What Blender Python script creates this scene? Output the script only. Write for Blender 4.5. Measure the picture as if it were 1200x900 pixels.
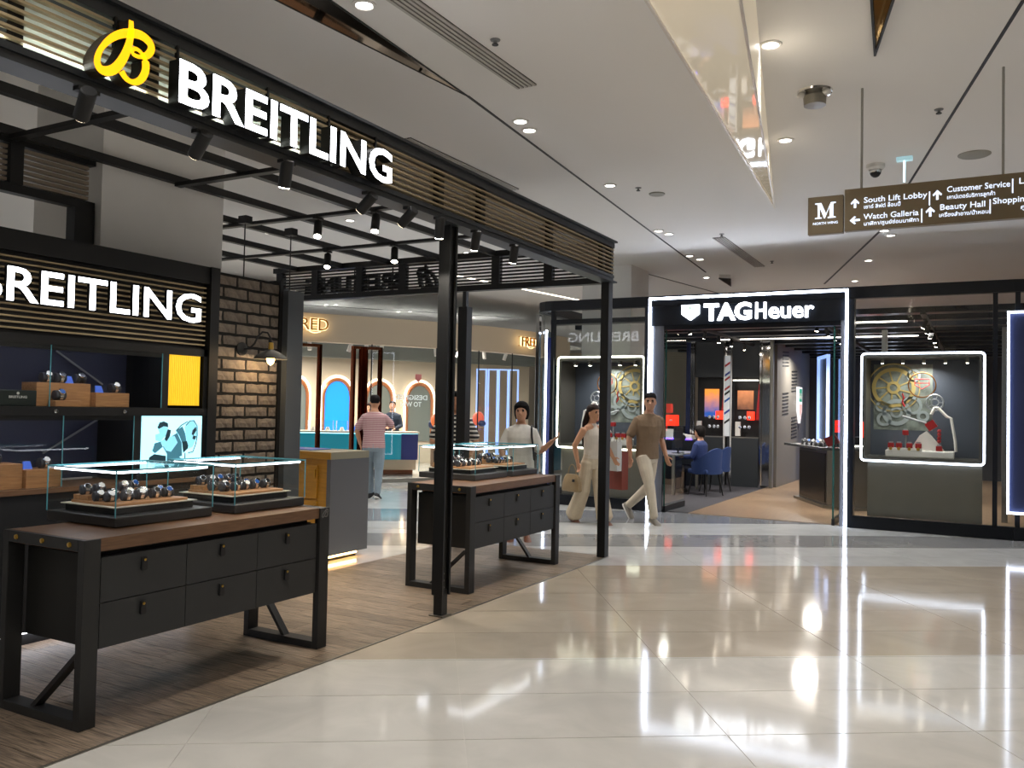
import bpy, bmesh, math, random
from mathutils import Vector, Matrix, Quaternion
from mathutils.bvhtree import BVHTree
random.seed(7)
for o in list(bpy.data.objects): bpy.data.objects.remove(o)
SC = bpy.context.scene
COL = SC.collection

# ------------------------------------------------------------------ camera
def make_camera():
    yaw, pitch, roll = -0.50324, 0.028217, 0.020174
    f = Vector((math.sin(yaw)*math.cos(pitch), math.cos(yaw)*math.cos(pitch), math.sin(pitch)))
    r = Vector((math.cos(yaw), -math.sin(yaw), 0)); u = r.cross(f)
    r2 = r*math.cos(roll) + u*math.sin(roll); u2 = -r*math.sin(roll) + u*math.cos(roll)
    cd = bpy.data.cameras.new('camera'); cd.sensor_width = 36.0; cd.lens = 36.0*1000.8/1200
    cd.clip_start = 0.05; cd.clip_end = 200
    co = bpy.data.objects.new('camera', cd); COL.objects.link(co)
    m = Matrix((r2, u2, -f)).transposed().to_4x4(); m.translation = (0, 0, 1.55)
    co.matrix_world = m
    SC.camera = co
make_camera()

# ------------------------------------------------------------------ world, exposure
w = bpy.data.worlds.new('world'); SC.world = w; w.use_nodes = True
w.node_tree.nodes['Background'].inputs[0].default_value = (0.95, 0.96, 1.0, 1)
w.node_tree.nodes['Background'].inputs[1].default_value = 0.9
SC.view_settings.view_transform = 'Standard'
SC.view_settings.look = 'None'
SC.view_settings.exposure = 0.62
SC.view_settings.gamma = 1.0
SC.view_settings.use_curve_mapping = False
DOWN_W = 21.0      # watts of one ceiling downlight
SPOT_W = 10.0      # watts of one canopy spotlight

# ------------------------------------------------------------------ materials
MATS = {}
def srgb(h):
    if isinstance(h, str):
        h = h.lstrip('#'); c = [int(h[i:i+2], 16)/255 for i in (0, 2, 4)]
        return tuple((x/12.92 if x <= .04045 else ((x+.055)/1.055)**2.4) for x in c)
    return tuple(h)
def mat(name, col='#808080', rough=.5, metal=0.0, emit=0.0, ecol=None, noise=0.0, nscale=20.0, stretch=(1, 1, 1),
        rand=0.0, bump=0.0, bscale=60.0, spec=.5, coat=0.0):
    if name in MATS: return MATS[name]
    m = bpy.data.materials.new(name); m.use_nodes = True; nt = m.node_tree; b = nt.nodes['Principled BSDF']
    c = srgb(col)
    b.inputs['Base Color'].default_value = (*c, 1); b.inputs['Roughness'].default_value = rough
    b.inputs['Metallic'].default_value = metal; b.inputs['Specular IOR Level'].default_value = spec
    b.inputs['Coat Weight'].default_value = coat
    if emit:
        b.inputs['Emission Color'].default_value = (*srgb(ecol or col), 1); b.inputs['Emission Strength'].default_value = emit
    if noise or rand or bump:
        tc = nt.nodes.new('ShaderNodeTexCoord'); mp = nt.nodes.new('ShaderNodeMapping')
        mp.inputs['Scale'].default_value = stretch; nt.links.new(tc.outputs['Object'], mp.inputs['Vector'])
        val = None
        if noise:
            n = nt.nodes.new('ShaderNodeTexNoise'); n.inputs['Scale'].default_value = nscale; n.inputs['Detail'].default_value = 5
            nt.links.new(mp.outputs[0], n.inputs['Vector'])
            mr = nt.nodes.new('ShaderNodeMapRange'); mr.inputs[1].default_value = .3; mr.inputs[2].default_value = .7
            mr.inputs[3].default_value = 1-noise; mr.inputs[4].default_value = 1+noise
            nt.links.new(n.outputs['Fac'], mr.inputs[0]); val = mr.outputs[0]
        if rand:
            oi = nt.nodes.new('ShaderNodeObjectInfo'); mr2 = nt.nodes.new('ShaderNodeMapRange')
            mr2.inputs[3].default_value = 1-rand; mr2.inputs[4].default_value = 1+rand
            nt.links.new(oi.outputs['Random'], mr2.inputs[0])
            if val is None: val = mr2.outputs[0]
            else:
                mu = nt.nodes.new('ShaderNodeMath'); mu.operation = 'MULTIPLY'
                nt.links.new(val, mu.inputs[0]); nt.links.new(mr2.outputs[0], mu.inputs[1]); val = mu.outputs[0]
        if val is not None:
            vm = nt.nodes.new('ShaderNodeVectorMath'); vm.operation = 'SCALE'
            vm.inputs[0].default_value = c; nt.links.new(val, vm.inputs['Scale'])
            nt.links.new(vm.outputs[0], b.inputs['Base Color'])
        if bump:
            n2 = nt.nodes.new('ShaderNodeTexNoise'); n2.inputs['Scale'].default_value = bscale
            nt.links.new(mp.outputs[0], n2.inputs['Vector'])
            bp = nt.nodes.new('ShaderNodeBump'); bp.inputs['Strength'].default_value = bump; bp.inputs['Distance'].default_value = .01
            nt.links.new(n2.outputs['Fac'], bp.inputs['Height']); nt.links.new(bp.outputs[0], b.inputs['Normal'])
    MATS[name] = m; return m
def glass(name, tint=(.97, .99, .98), refl=1.0):
    if name in MATS: return MATS[name]
    m = bpy.data.materials.new(name); m.use_nodes = True; nt = m.node_tree; nt.nodes.clear()
    out = nt.nodes.new('ShaderNodeOutputMaterial'); mx = nt.nodes.new('ShaderNodeMixShader')
    tr = nt.nodes.new('ShaderNodeBsdfTransparent'); tr.inputs[0].default_value = (*tint, 1)
    gl = nt.nodes.new('ShaderNodeBsdfGlossy'); gl.inputs['Roughness'].default_value = 0.0
    fr = nt.nodes.new('ShaderNodeFresnel'); ge = nt.nodes.new('ShaderNodeNewGeometry'); io = nt.nodes.new('ShaderNodeMath'); io.operation = 'MULTIPLY_ADD'
    io.inputs[1].default_value = 1/1.5-1.5; io.inputs[2].default_value = 1.5; nt.links.new(ge.outputs['Backfacing'], io.inputs[0]); nt.links.new(io.outputs[0], fr.inputs[0])
    mu = nt.nodes.new('ShaderNodeMath'); mu.operation = 'MULTIPLY'; mu.inputs[1].default_value = refl
    nt.links.new(fr.outputs[0], mu.inputs[0]); nt.links.new(mu.outputs[0], mx.inputs[0])
    nt.links.new(tr.outputs[0], mx.inputs[1]); nt.links.new(gl.outputs[0], mx.inputs[2]); nt.links.new(mx.outputs[0], out.inputs[0])
    MATS[name] = m; return m
def stripes(name, c1, c2, pitch, frac=.5, axis='Z', rough=.8):
    m = bpy.data.materials.new(name); m.use_nodes = True; nt = m.node_tree; b = nt.nodes['Principled BSDF']
    tc = nt.nodes.new('ShaderNodeTexCoord'); sp = nt.nodes.new('ShaderNodeSeparateXYZ'); nt.links.new(tc.outputs['Object'], sp.inputs[0])
    dv = nt.nodes.new('ShaderNodeMath'); dv.operation = 'DIVIDE'; dv.inputs[1].default_value = pitch
    nt.links.new(sp.outputs[axis], dv.inputs[0])
    fr = nt.nodes.new('ShaderNodeMath'); fr.operation = 'FRACT'; nt.links.new(dv.outputs[0], fr.inputs[0])
    gt = nt.nodes.new('ShaderNodeMath'); gt.operation = 'GREATER_THAN'; gt.inputs[1].default_value = frac; nt.links.new(fr.outputs[0], gt.inputs[0])
    mx = nt.nodes.new('ShaderNodeMix'); mx.data_type = 'RGBA'
    mx.inputs[6].default_value = (*srgb(c1), 1); mx.inputs[7].default_value = (*srgb(c2), 1)
    nt.links.new(gt.outputs[0], mx.inputs[0]); nt.links.new(mx.outputs[2], b.inputs['Base Color']); b.inputs['Roughness'].default_value = rough
    MATS[name] = m; return m

def screen(name, lo, hi, strength, z0, z1):
    """lit picture: colours run from lo at height z0 to hi at z1 with soft blotches"""
    m = bpy.data.materials.new(name); m.use_nodes = True; nt = m.node_tree; b = nt.nodes['Principled BSDF']
    geo = nt.nodes.new('ShaderNodeNewGeometry'); sp = nt.nodes.new('ShaderNodeSeparateXYZ'); nt.links.new(geo.outputs['Position'], sp.inputs[0])
    n = nt.nodes.new('ShaderNodeTexNoise'); n.inputs['Scale'].default_value = 9; nt.links.new(geo.outputs['Position'], n.inputs['Vector'])
    mr = nt.nodes.new('ShaderNodeMapRange'); mr.inputs[1].default_value = z0; mr.inputs[2].default_value = z1; nt.links.new(sp.outputs['Z'], mr.inputs[0])
    ad = nt.nodes.new('ShaderNodeMath'); ad.operation = 'MULTIPLY_ADD'; ad.inputs[1].default_value = .5; nt.links.new(n.outputs['Fac'], ad.inputs[0])
    sb = nt.nodes.new('ShaderNodeMath'); sb.operation = 'SUBTRACT'; sb.inputs[1].default_value = .25; nt.links.new(mr.outputs[0], sb.inputs[0]); nt.links.new(sb.outputs[0], ad.inputs[2])
    mx = nt.nodes.new('ShaderNodeMix'); mx.data_type = 'RGBA'; mx.inputs[6].default_value = (*srgb(lo), 1); mx.inputs[7].default_value = (*srgb(hi), 1); nt.links.new(ad.outputs[0], mx.inputs[0])
    b.inputs['Base Color'].default_value = (.02, .02, .02, 1); nt.links.new(mx.outputs[2], b.inputs['Emission Color']); b.inputs['Emission Strength'].default_value = strength
    return m
def floor_material():
    m = bpy.data.materials.new('polished_stone'); m.use_nodes = True; nt = m.node_tree; b = nt.nodes['Principled BSDF']
    geo = nt.nodes.new('ShaderNodeNewGeometry')
    dot = nt.nodes.new('ShaderNodeVectorMath'); dot.operation = 'DOT_PRODUCT'; dot.inputs[1].default_value = (-.5621, .8271, 0)
    nt.links.new(geo.outputs['Position'], dot.inputs[0])
    mr = nt.nodes.new('ShaderNodeMapRange'); mr.inputs[1].default_value = 0; mr.inputs[2].default_value = 20
    nt.links.new(dot.outputs['Value'], mr.inputs[0])
    cr = nt.nodes.new('ShaderNodeValToRGB'); cr.color_ramp.interpolation = 'CONSTANT'
    el = cr.color_ramp.elements
    stops = [(0, '#cbc6bd'), (5.287/20, '#b6aa9a'), (8.43/20, '#cbcac7'), (9.55/20, '#959492'), (10.5/20, '#c6c6c3'), (11.6/20, '#808184'), (13.0/20, '#b8b8b5')]
    el[0].position = stops[0][0]; el[0].color = (*srgb(stops[0][1]), 1); el[1].position = stops[1][0]; el[1].color = (*srgb(stops[1][1]), 1)
    for p, c in stops[2:]:
        e = el.new(p); e.color = (*srgb(c), 1)
    nt.links.new(mr.outputs[0], cr.inputs[0])
    n = nt.nodes.new('ShaderNodeTexNoise'); n.inputs['Scale'].default_value = 2.2; n.inputs['Detail'].default_value = 8; n.inputs['Distortion'].default_value = 1.5
    nt.links.new(geo.outputs['Position'], n.inputs['Vector'])
    mr2 = nt.nodes.new('ShaderNodeMapRange'); mr2.inputs[1].default_value = .3; mr2.inputs[2].default_value = .7; mr2.inputs[3].default_value = .92; mr2.inputs[4].default_value = 1.06
    nt.links.new(n.outputs['Fac'], mr2.inputs[0])
    oi = nt.nodes.new('ShaderNodeObjectInfo'); mr3 = nt.nodes.new('ShaderNodeMapRange'); mr3.inputs[3].default_value = .95; mr3.inputs[4].default_value = 1.04
    nt.links.new(oi.outputs['Random'], mr3.inputs[0])
    mu = nt.nodes.new('ShaderNodeMath'); mu.operation = 'MULTIPLY'; nt.links.new(mr2.outputs[0], mu.inputs[0]); nt.links.new(mr3.outputs[0], mu.inputs[1])
    vm = nt.nodes.new('ShaderNodeVectorMath'); vm.operation = 'SCALE'; nt.links.new(cr.outputs[0], vm.inputs[0]); nt.links.new(mu.outputs[0], vm.inputs['Scale'])
    nt.links.new(vm.outputs[0], b.inputs['Base Color'])
    b.inputs['Roughness'].default_value = .085; b.inputs['Specular IOR Level'].default_value = .75
    MATS['stone'] = m; return m
floor_material()

BLACK = mat('black_steel', '#0e0f10', .5, .1)
DARK = mat('charcoal_laminate', '#2b2c2d', .55)
DGREY = mat('dark_grey_metal', '#2b2d30', .4, .4)
BLKM = mat('matte_black', '#0c0c0d', .6)
WHITE = mat('white_paint', '#d8d6d2', .7)
CEIL = mat('ceiling_paint', '#dcdad7', .8)
COLM = mat('column_paint', '#dddcda', .7, noise=.03, nscale=3)
NEON = mat('neon_white', '#eef4ff', emit=12, ecol='#dfeaff')
NEONW = mat('neon_warm', '#f8f8e8', emit=6, ecol='#f4f4dc')
NEON2 = mat('neon_soft', '#eef4ff', emit=5, ecol='#dfeaff')
NEONB = mat('neon_blue', '#b0c4f0', emit=.8, ecol='#8fb0f4')
LETTER = mat('letter_light', '#ffffff', emit=5, ecol='#f4f7ff')
YELL = mat('letter_yellow', '#ffc400', emit=.85, ecol='#ffb808')
LEDW = mat('led_strip', '#ffffff', emit=10, ecol='#f1f3ff')
LEDY = mat('led_strip_warm', '#ffd890', emit=9, ecol='#ffcf80')
BULB = mat('lamp_lens', '#ffffff', emit=30, ecol='#fff2dc')
DLENS = mat('downlight_lens', '#ffffff', emit=9, ecol='#fff8ee')
SLAT = mat('brown_slat', '#8a7d6c', .5, noise=.1, nscale=8, stretch=(1, 1, 30))
SLATG = mat('gold_slat', '#a39272', .45, .15)
OAK = mat('walnut_top', '#6e5038', .45, noise=.22, nscale=9, stretch=(14, 1, 14))
OAKL = mat('oak_riser', '#a87a50', .5, noise=.2, nscale=7, stretch=(12, 1.2, 14))
BRASS = mat('brass', '#c9a24e', .3, 1)
CHROME = mat('chrome', '#d8d8d8', .08, 1)
MIRROR = mat('mirror_steel', '#d9cfc0', .02, 1)
STEEL = mat('brushed_steel', '#8b8880', .35, .9, noise=.08, nscale=4, stretch=(1, 1, 40))
TAUPE = mat('bronze_panel', '#77746a', .35, .6, noise=.06, nscale=3)
NAVYB = mat('shelf_back', '#2c3044', .6)
LEATHER = mat('black_leather', '#101012', .55)
CUSH = mat('watch_cushion', '#34353a', .6)
SILV = mat('watch_steel', '#dadce0', .18, 1)
DIALK = mat('dial_black', '#15161c', .25)
DIALB = mat('dial_blue', '#2255a0', .25)
DIALW = mat('dial_white', '#e6e6e2', .3)
RED = mat('red_box', '#a01a1e', .4)
REDL = mat('red_light_box', '#e03020', .4, emit=1.4, ecol='#ff3018')
BLUEV = mat('navy_velvet', '#1d3566', .85)
BLUEP = mat('blue_panel', '#1c2f8a', .4)
GLASS = glass('clear_glass')
GLASSE = mat('glass_edge', '#4c8a92', .2, emit=.05, ecol='#7fd0e0')
LEDC = mat('case_led', '#ffffff', emit=5, ecol='#f1f3ff')
GREY = mat('mid_grey', '#77797a', .5)
CREAM = mat('cream_plaster', '#cfc0a8', .7)
BRONZE = mat('rose_bronze', '#7a4a34', .18, 1)

# ------------------------------------------------------------------ object helpers
def link(o): COL.objects.link(o); return o
def tag(o, label=None, cat=None, group=None, kind=None):
    if label: o['label'] = label
    if cat: o['category'] = cat
    if group: o['group'] = group
    if kind: o['kind'] = kind
    return o
def thing(name, label, cat, loc=(0, 0, 0), rz=0.0, group=None):
    o = bpy.data.objects.new(name, None); o.empty_display_size = .05
    link(o); o.location = loc; o.rotation_euler = (0, 0, rz)
    return tag(o, label, cat, group)
class MB:
    """collects shapes into one mesh"""
    def __init__(s): s.v = []; s.f = []; s.m = []; s.cur = 0
    def raw(s, vs, fs):
        k = len(s.v); s.v += [Vector(v) for v in vs]; s.f += [tuple(i+k for i in f) for f in fs]; s.m += [s.cur]*len(fs); return s
    def mi(s, i): s.cur = i; return s
    def box(s, x0, x1, y0, y1, z0, z1, bev=0.0):
        if x0 > x1: x0, x1 = x1, x0
        if y0 > y1: y0, y1 = y1, y0
        if z0 > z1: z0, z1 = z1, z0
        if bev <= 0:
            return s.raw([(x, y, z) for z in (z0, z1) for y in (y0, y1) for x in (x0, x1)],
                         [(0, 2, 3, 1), (4, 5, 7, 6), (0, 1, 5, 4), (2, 6, 7, 3), (0, 4, 6, 2), (1, 3, 7, 5)])
        bm = bmesh.new(); bmesh.ops.create_cube(bm, size=1)
        for v in bm.verts: v.co = Vector((x0+(v.co.x+.5)*(x1-x0), y0+(v.co.y+.5)*(y1-y0), z0+(v.co.z+.5)*(z1-z0)))
        bmesh.ops.bevel(bm, geom=list(bm.edges), offset=bev, segments=2, profile=.5, affect='EDGES')
        bm.verts.index_update(); s.raw([v.co.copy() for v in bm.verts], [[v.index for v in f.verts] for f in bm.faces]); bm.free(); return s
    def obox(s, c, ax, ay, az):
        c, ax, ay, az = Vector(c), Vector(ax), Vector(ay), Vector(az)
        return s.raw([c+i*ax+j*ay+k*az for k in (-1, 1) for j in (-1, 1) for i in (-1, 1)],
                     [(0, 2, 3, 1), (4, 5, 7, 6), (0, 1, 5, 4), (2, 6, 7, 3), (0, 4, 6, 2), (1, 3, 7, 5)])
    def bar(s, a, b, w, h, up=(0, 0, 1)):
        a, b = Vector(a), Vector(b); d = (b-a).normalized(); sd = d.cross(Vector(up))
        if sd.length < 1e-4: sd = d.cross(Vector((1, 0, 0)))
        sd.normalize(); u = sd.cross(d)
        return s.obox((a+b)/2, (b-a)/2, sd*w/2, u*h/2)
    def tube(s, pts, r, n=8, closed=False, cap=True):
        pts = [Vector(p) for p in pts]; N = len(pts); rs = r if isinstance(r, (list, tuple)) else [r]*N
        rings = []; prev = None
        for i in range(N):
            if closed: t = pts[(i+1) % N]-pts[i-1]
            else: t = pts[min(i+1, N-1)]-pts[max(i-1, 0)]
            t.normalize()
            if prev is None:
                a = t.orthogonal().normalized()
            else:
                a = prev-t*prev.dot(t)
                if a.length < 1e-5: a = t.orthogonal()
                a.normalize()
            prev = a; b = t.cross(a)
            rings.append([pts[i]+(a*math.cos(2*math.pi*k/n)+b*math.sin(2*math.pi*k/n))*rs[i] for k in range(n)])
        vs = [v for r_ in rings for v in r_]; fs = []
        M = N if closed else N-1
        for i in range(M):
            j = (i+1) % N
            for k in range(n): fs.append((i*n+k, i*n+(k+1) % n, j*n+(k+1) % n, j*n+k))
        if not closed and cap: fs.append(tuple(range(n-1, -1, -1))); fs.append(tuple((N-1)*n+k for k in range(n)))
        return s.raw(vs, fs)
    def cyl(s, a, b, r, n=16, r2=None): return s.tube([a, b], [r, r if r2 is None else r2], n)
    def lathe(s, prof, n=20, M=None):
        M = M or Matrix(); vs = []; fs = []
        for (r, z) in prof:
            for k in range(n): vs.append(M @ Vector((r*math.cos(2*math.pi*k/n), r*math.sin(2*math.pi*k/n), z)))
        for i in range(len(prof)-1):
            for k in range(n): fs.append((i*n+k, i*n+(k+1) % n, (i+1)*n+(k+1) % n, (i+1)*n+k))
        return s.raw(vs, fs)
    def prism(s, poly, o, u, v, w):
        """polygon (a,b) -> o+a*u+b*v, extruded by w"""
        o, u, v, w = Vector(o), Vector(u), Vector(v), Vector(w); n = len(poly)
        A = [o+a*u+b*v for a, b in poly]; B = [p+w for p in A]
        return s.raw(A+B, [tuple(range(n-1, -1, -1)), tuple(range(n, 2*n))]+[(i, (i+1) % n, n+(i+1) % n, n+i) for i in range(n)])
    def ball(s, c, r, n=12, m=8):
        r = (r, r, r) if not isinstance(r, (tuple, list)) else r; c = Vector(c); vs = []; fs = []
        for i in range(m+1):
            th = math.pi*i/m
            for k in range(n):
                ph = 2*math.pi*k/n; vs.append(c+Vector((r[0]*math.sin(th)*math.cos(ph), r[1]*math.sin(th)*math.sin(ph), r[2]*math.cos(th))))
        for i in range(m):
            for k in range(n): fs.append((i*n+k, (i+1)*n+k, (i+1)*n+(k+1) % n, i*n+(k+1) % n))
        return s.raw(vs, fs)
    def pane(s, axis, c, a0, a1, z0, z1):
        if axis == 'X': return s.raw([(c, a0, z0), (c, a1, z0), (c, a1, z1), (c, a0, z1)], [(0, 1, 2, 3)])
        return s.raw([(a0, c, z0), (a1, c, z0), (a1, c, z1), (a0, c, z1)], [(0, 1, 2, 3)])
    def quad(s, a, b, c, d): return s.raw([a, b, c, d], [(0, 1, 2, 3)])
    def mesh(s, name, mats, off=(0, 0, 0), smooth=False):
        me = bpy.data.meshes.new(name); off = Vector(off)
        me.from_pydata([v-off for v in s.v], [], s.f)
        for m in (mats if isinstance(mats, (list, tuple)) else [mats]): me.materials.append(m)
        if len(me.materials) > 1:
            for p, i in zip(me.polygons, s.m): p.material_index = i
        bm = bmesh.new(); bm.from_mesh(me); bmesh.ops.remove_doubles(bm, verts=bm.verts, dist=1e-6)
        bmesh.ops.recalc_face_normals(bm, faces=bm.faces); bm.to_mesh(me); bm.free()
        if smooth:
            for p in me.polygons: p.use_smooth = True
            me.set_sharp_from_angle(angle=math.radians(38))
        me.update(); return me
    def build(s, name, mats, parent=None, smooth=False, world=True):
        """shapes are in world coordinates; they are stored relative to the parent's place (unrotated parents)"""
        off = Vector((0, 0, 0))
        if parent is not None and world:
            p = parent
            while p is not None: off += p.location; p = p.parent
        o = bpy.data.objects.new(name, s.mesh(name, mats, off, smooth)); link(o)
        if parent is not None: o.parent = parent
        return o
    def solo(s, name, mats, label, cat, group=None, smooth=False, loc=None):
        """one-mesh thing with its origin at loc (default: middle of its base)"""
        if loc is None:
            xs = [v.x for v in s.v]; ys = [v.y for v in s.v]; zs = [v.z for v in s.v]
            loc = ((min(xs)+max(xs))/2, (min(ys)+max(ys))/2, min(zs))
        o = bpy.data.objects.new(name, s.mesh(name, mats, loc, smooth)); link(o); o.location = loc
        return tag(o, label, cat, group)
    def struct(s, name, mats, label=None, smooth=False, parent=None):
        o = bpy.data.objects.new(name, s.mesh(name, mats, (0, 0, 0), smooth)); link(o)
        return tag(o, label, None, None, 'structure')
def copy_tree(o, parent=None):
    c = o.copy(); link(c); c.parent = parent
    for ch in list(o.children): copy_tree(ch, c)
    return c
def inst(me, name, parent, loc, rz=0.0):
    o = bpy.data.objects.new(name, me); link(o); o.location = loc; o.rotation_euler = (0, 0, rz)
    if parent is not None: o.parent = parent
    return o
def rrect(x0, x1, z0, z1, r, n=5):
    out = []
    for cx, cz, a0 in ((x1-r, z1-r, 0), (x0+r, z1-r, 90), (x0+r, z0+r, 180), (x1-r, z0+r, 270)):
        for k in range(n+1):
            a = math.radians(a0+90*k/n); out.append((cx+r*math.cos(a), cz+r*math.sin(a)))
    return out

# ------------------------------------------------------------------ lettering
_tc = {}
def _text_obj(body, bold, depth, res=3):
    cu = bpy.data.curves.new('t', 'FONT'); cu.body = body; cu.size = 1.0; cu.offset = bold; cu.extrude = depth; cu.resolution_u = res
    o = bpy.data.objects.new('t', cu); link(o); return o, cu
def text_mesh(body, bold=0.0, depth=0.0):
    k = (body, bold, depth)
    if k in _tc: return _tc[k]
    o, cu = _text_obj(body, bold, depth)
    dg = bpy.context.evaluated_depsgraph_get()
    me = bpy.data.meshes.new_from_object(o.evaluated_get(dg))
    vs = [v.co.copy() for v in me.vertices]; fs = [tuple(p.vertices) for p in me.polygons]; ns = [p.normal.copy() for p in me.polygons]
    bpy.data.objects.remove(o); bpy.data.curves.remove(cu); bpy.data.meshes.remove(me)
    _tc[k] = (vs, fs, ns); return _tc[k]
def maxx(body, bold=0.0):
    vs = text_mesh(body, bold, 0)[0]; return max(v.x for v in vs) if vs else 0
CAP = max(v.y for v in text_mesh('H')[0])
def letters(body, parent, o, u, v, h, depth, mats, bold=0.0, width=None, name='letter', gap=0.0, squash=1.0):
    """one child mesh per character: front face mats[0], returns mats[1]; o+u*a+v*b, text height h, depth along u x v"""
    o, u, v = Vector(o), Vector(u), Vector(v); w = u.cross(v).normalized(); s = h/CAP
    bar = maxx('I', bold)
    adv = [maxx(body[:i]+'I', bold)-bar+gap*i for i in range(len(body))]
    tot = maxx(body, bold)+gap*(len(body)-1)
    sx = (width/(tot*s))*s if width else s*squash
    out = []
    for i, ch in enumerate(body):
        if ch == ' ': continue
        vs, fs, ns = text_mesh(ch, bold, .5)
        mb = MB()
        for f, n in zip(fs, ns): mb.m.append(0 if n.z > .5 else 1)
        mb.v = [o+u*((p.x+adv[i])*sx)+v*(p.y*s)+w*(p.z*depth) for p in vs]; mb.f = list(fs)
        out.append(mb.build(name, mats, parent))
    return out
def line_text(body, parent, o, u, v, h, m, bold=0.0, width=None, name='lettering', depth=.002):
    """one child mesh per word"""
    o, u, v = Vector(o), Vector(u), Vector(v); w = u.cross(v).normalized(); s = h/CAP
    sx = s if not width else width/maxx(body, bold); pos = 0
    bar = maxx('I', bold)
    for word in body.split(' '):
        a = maxx(body[:pos]+'I', bold)-bar if pos else 0
        vs, fs, ns = text_mesh(word, bold, .5); pos += len(word)+1
        mb = MB(); mb.v = [o+u*((p.x+a)*sx)+v*(p.y*s)+w*(p.z*depth) for p in vs]; mb.f = list(fs); mb.m = [0]*len(fs)
        mb.build(name, m, parent)
# ================================================================== structure
TH = math.radians(34.2); E1 = Vector((math.cos(TH), math.sin(TH), 0)); E2 = Vector((-math.sin(TH), math.cos(TH), 0))
CZ = 4.0
def build_floor():
    fl = MB().box(-40, 14, -6, 40, -.12, -.003).struct('floor', MATS['stone'], 'polished pale stone floor of the shopping mall aisle')
    TW, TD, g = 1.26, .6286, .003
    me = MB().box(-TW/2+g, TW/2-g, -TD/2+g, TD/2-g, -.012, 0).mesh('stone_tile', MATS['stone'])
    n = 0
    for i in range(-7, 8):
        for j in range(-4, 15):
            c = E1*(.19+TW*(i+.5)) + E2*(5.287+TD*(j-4+.5))
            if c.x < -3.05 and c.y < 8.9: 
                # keep those that still show past the booth floor
                if c.x < -3.05-.0 and max((c+E1*sx*TW/2+E2*sy*TD/2).x for sx in (-1, 1) for sy in (-1, 1)) < -3.46: continue
            d = c.x*(-.482)+c.y*.876
            if d < 1.6 or d > 11.2: continue
            lat = (c.x*.876+c.y*.482)/d
            if abs(lat) > .78: continue
            o = inst(me, 'tile', fl, (c.x, c.y, 0), TH); n += 1
    # booth floor in planks
    wf = MB().box(-5.30, -3.456, 1.2, 8.46, -.003, .0015).struct('floor.001', mat('plank_joint', '#1c1712', .8), 'dark brown wood plank floor under the watch booth')
    W = mat('plank_wood', '#7a6a5a', .45, noise=.75, nscale=4, stretch=(1.6, 26, 1), rand=.25, bump=.15, bscale=18)
    PW = .156; L = 1.22; cache = {}
    y = 1.2; r = 0
    while y < 8.455:
        y1 = min(y+PW, 8.458); x = -5.30-random.random()*L
        while x < -3.458:
            a, b = max(x, -5.299), min(x+L, -3.457)
            if b-a > .02:
                k = (round(b-a, 2), round(y1-y, 3))
                if k not in cache: cache[k] = MB().box(-(b-a)/2+.0012, (b-a)/2-.0012, -(y1-y)/2+.0012, (y1-y)/2-.0012, 0, .004).mesh('floor_plank', W)
                inst(cache[k], 'plank', wf, ((a+b)/2, (y+y1)/2, .0015))
            x += L
        y = y1
    MB().box(-3.458, -3.446, 1.2, 8.468, 0, .006).box(-5.302, -3.446, 8.458, 8.470, 0, .006).struct('trim_1', STEEL, 'thin steel edge strip around the wood floor')
build_floor()
MB().box(-40, 14, -6, 40, CZ, CZ+.1).struct('ceiling', CEIL, 'plain pale grey plasterboard mall ceiling')
# far walls that close the mall
MB().box(-40, 14, 34, 34.2, 0, CZ).struct('wall_back', CREAM, 'far beige mall wall')
MB().box(5.4, 5.6, -6, 40, 0, CZ).struct('wall_right', mat('side_wall', '#716b63', .6), 'taupe shop wall along the other side of the aisle')
MB().box(-20, 5.4, -5.2, -5.0, 0, CZ).struct('wall_front', mat('rear_wall', '#5c5751', .6), 'taupe shop wall closing the aisle behind the viewer')
# square structural columns
MB().box(-6.5, -5.68, 4.0, 5.145, 0, CZ).struct('wall_column', COLM, 'white square structural column rising behind the watch booth cabinet')
MB().box(-6.05, -5.16, 13.45, 14.3, 0, CZ).struct('wall_column.001', COLM, 'white structural column rising behind the neighbouring watch shop')

# ---- ceiling lines, mirrored wedges, vents
def ceil_strip(name, a, b, w, m, label, cat='ceiling strip', group=None, z=.006):
    a, b = Vector((*a, CZ)), Vector((*b, CZ)); d = (b-a).normalized(); s = Vector((-d.y, d.x, 0))*w/2
    return MB().obox((a+b)/2-Vector((0, 0, z/2)), (b-a)/2, s, (0, 0, z/2)).solo(name, m, label, cat, group)
BLINE = mat('shadow_gap', '#121214', .5)
ceil_strip('ceiling_groove', (-3.554, 5.64), (-4.25, 14.68), .022, BLINE, 'thin black groove running along the ceiling beside the twin downlights', group='black ceiling grooves')
ceil_strip('ceiling_groove', (.203, 5.746), (-1.219, 12.3), .022, BLINE, 'thin black groove in the ceiling passing above the hanging direction sign', group='black ceiling grooves')
ceil_strip('ceiling_groove', (-1.219, 12.3), (-2.6, 16.8), .03, BLINE, 'thin black ceiling groove continuing into the lit portal shop', group='black ceiling grooves')
ceil_strip('ceiling_groove', (-14.9, 15.7), (-11.0, 20.3), .05, BLINE, 'thin black ceiling groove beyond the jewellery shop band', group='black ceiling grooves')
ceil_strip('ceiling_groove', (-5.3, 14.2), (-4.6, 18.3), .03, BLINE, 'short thin black ceiling groove beside the white column', group='black ceiling grooves')
ceil_strip('ceiling_led_line', (-8.6, 13.4), (-7.91, 17.48), .07, mat('led_line', '#ffffff', emit=4, ecol='#fff0d8'), 'bright linear light recessed in the ceiling behind the booth canopy', 'light')
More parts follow.
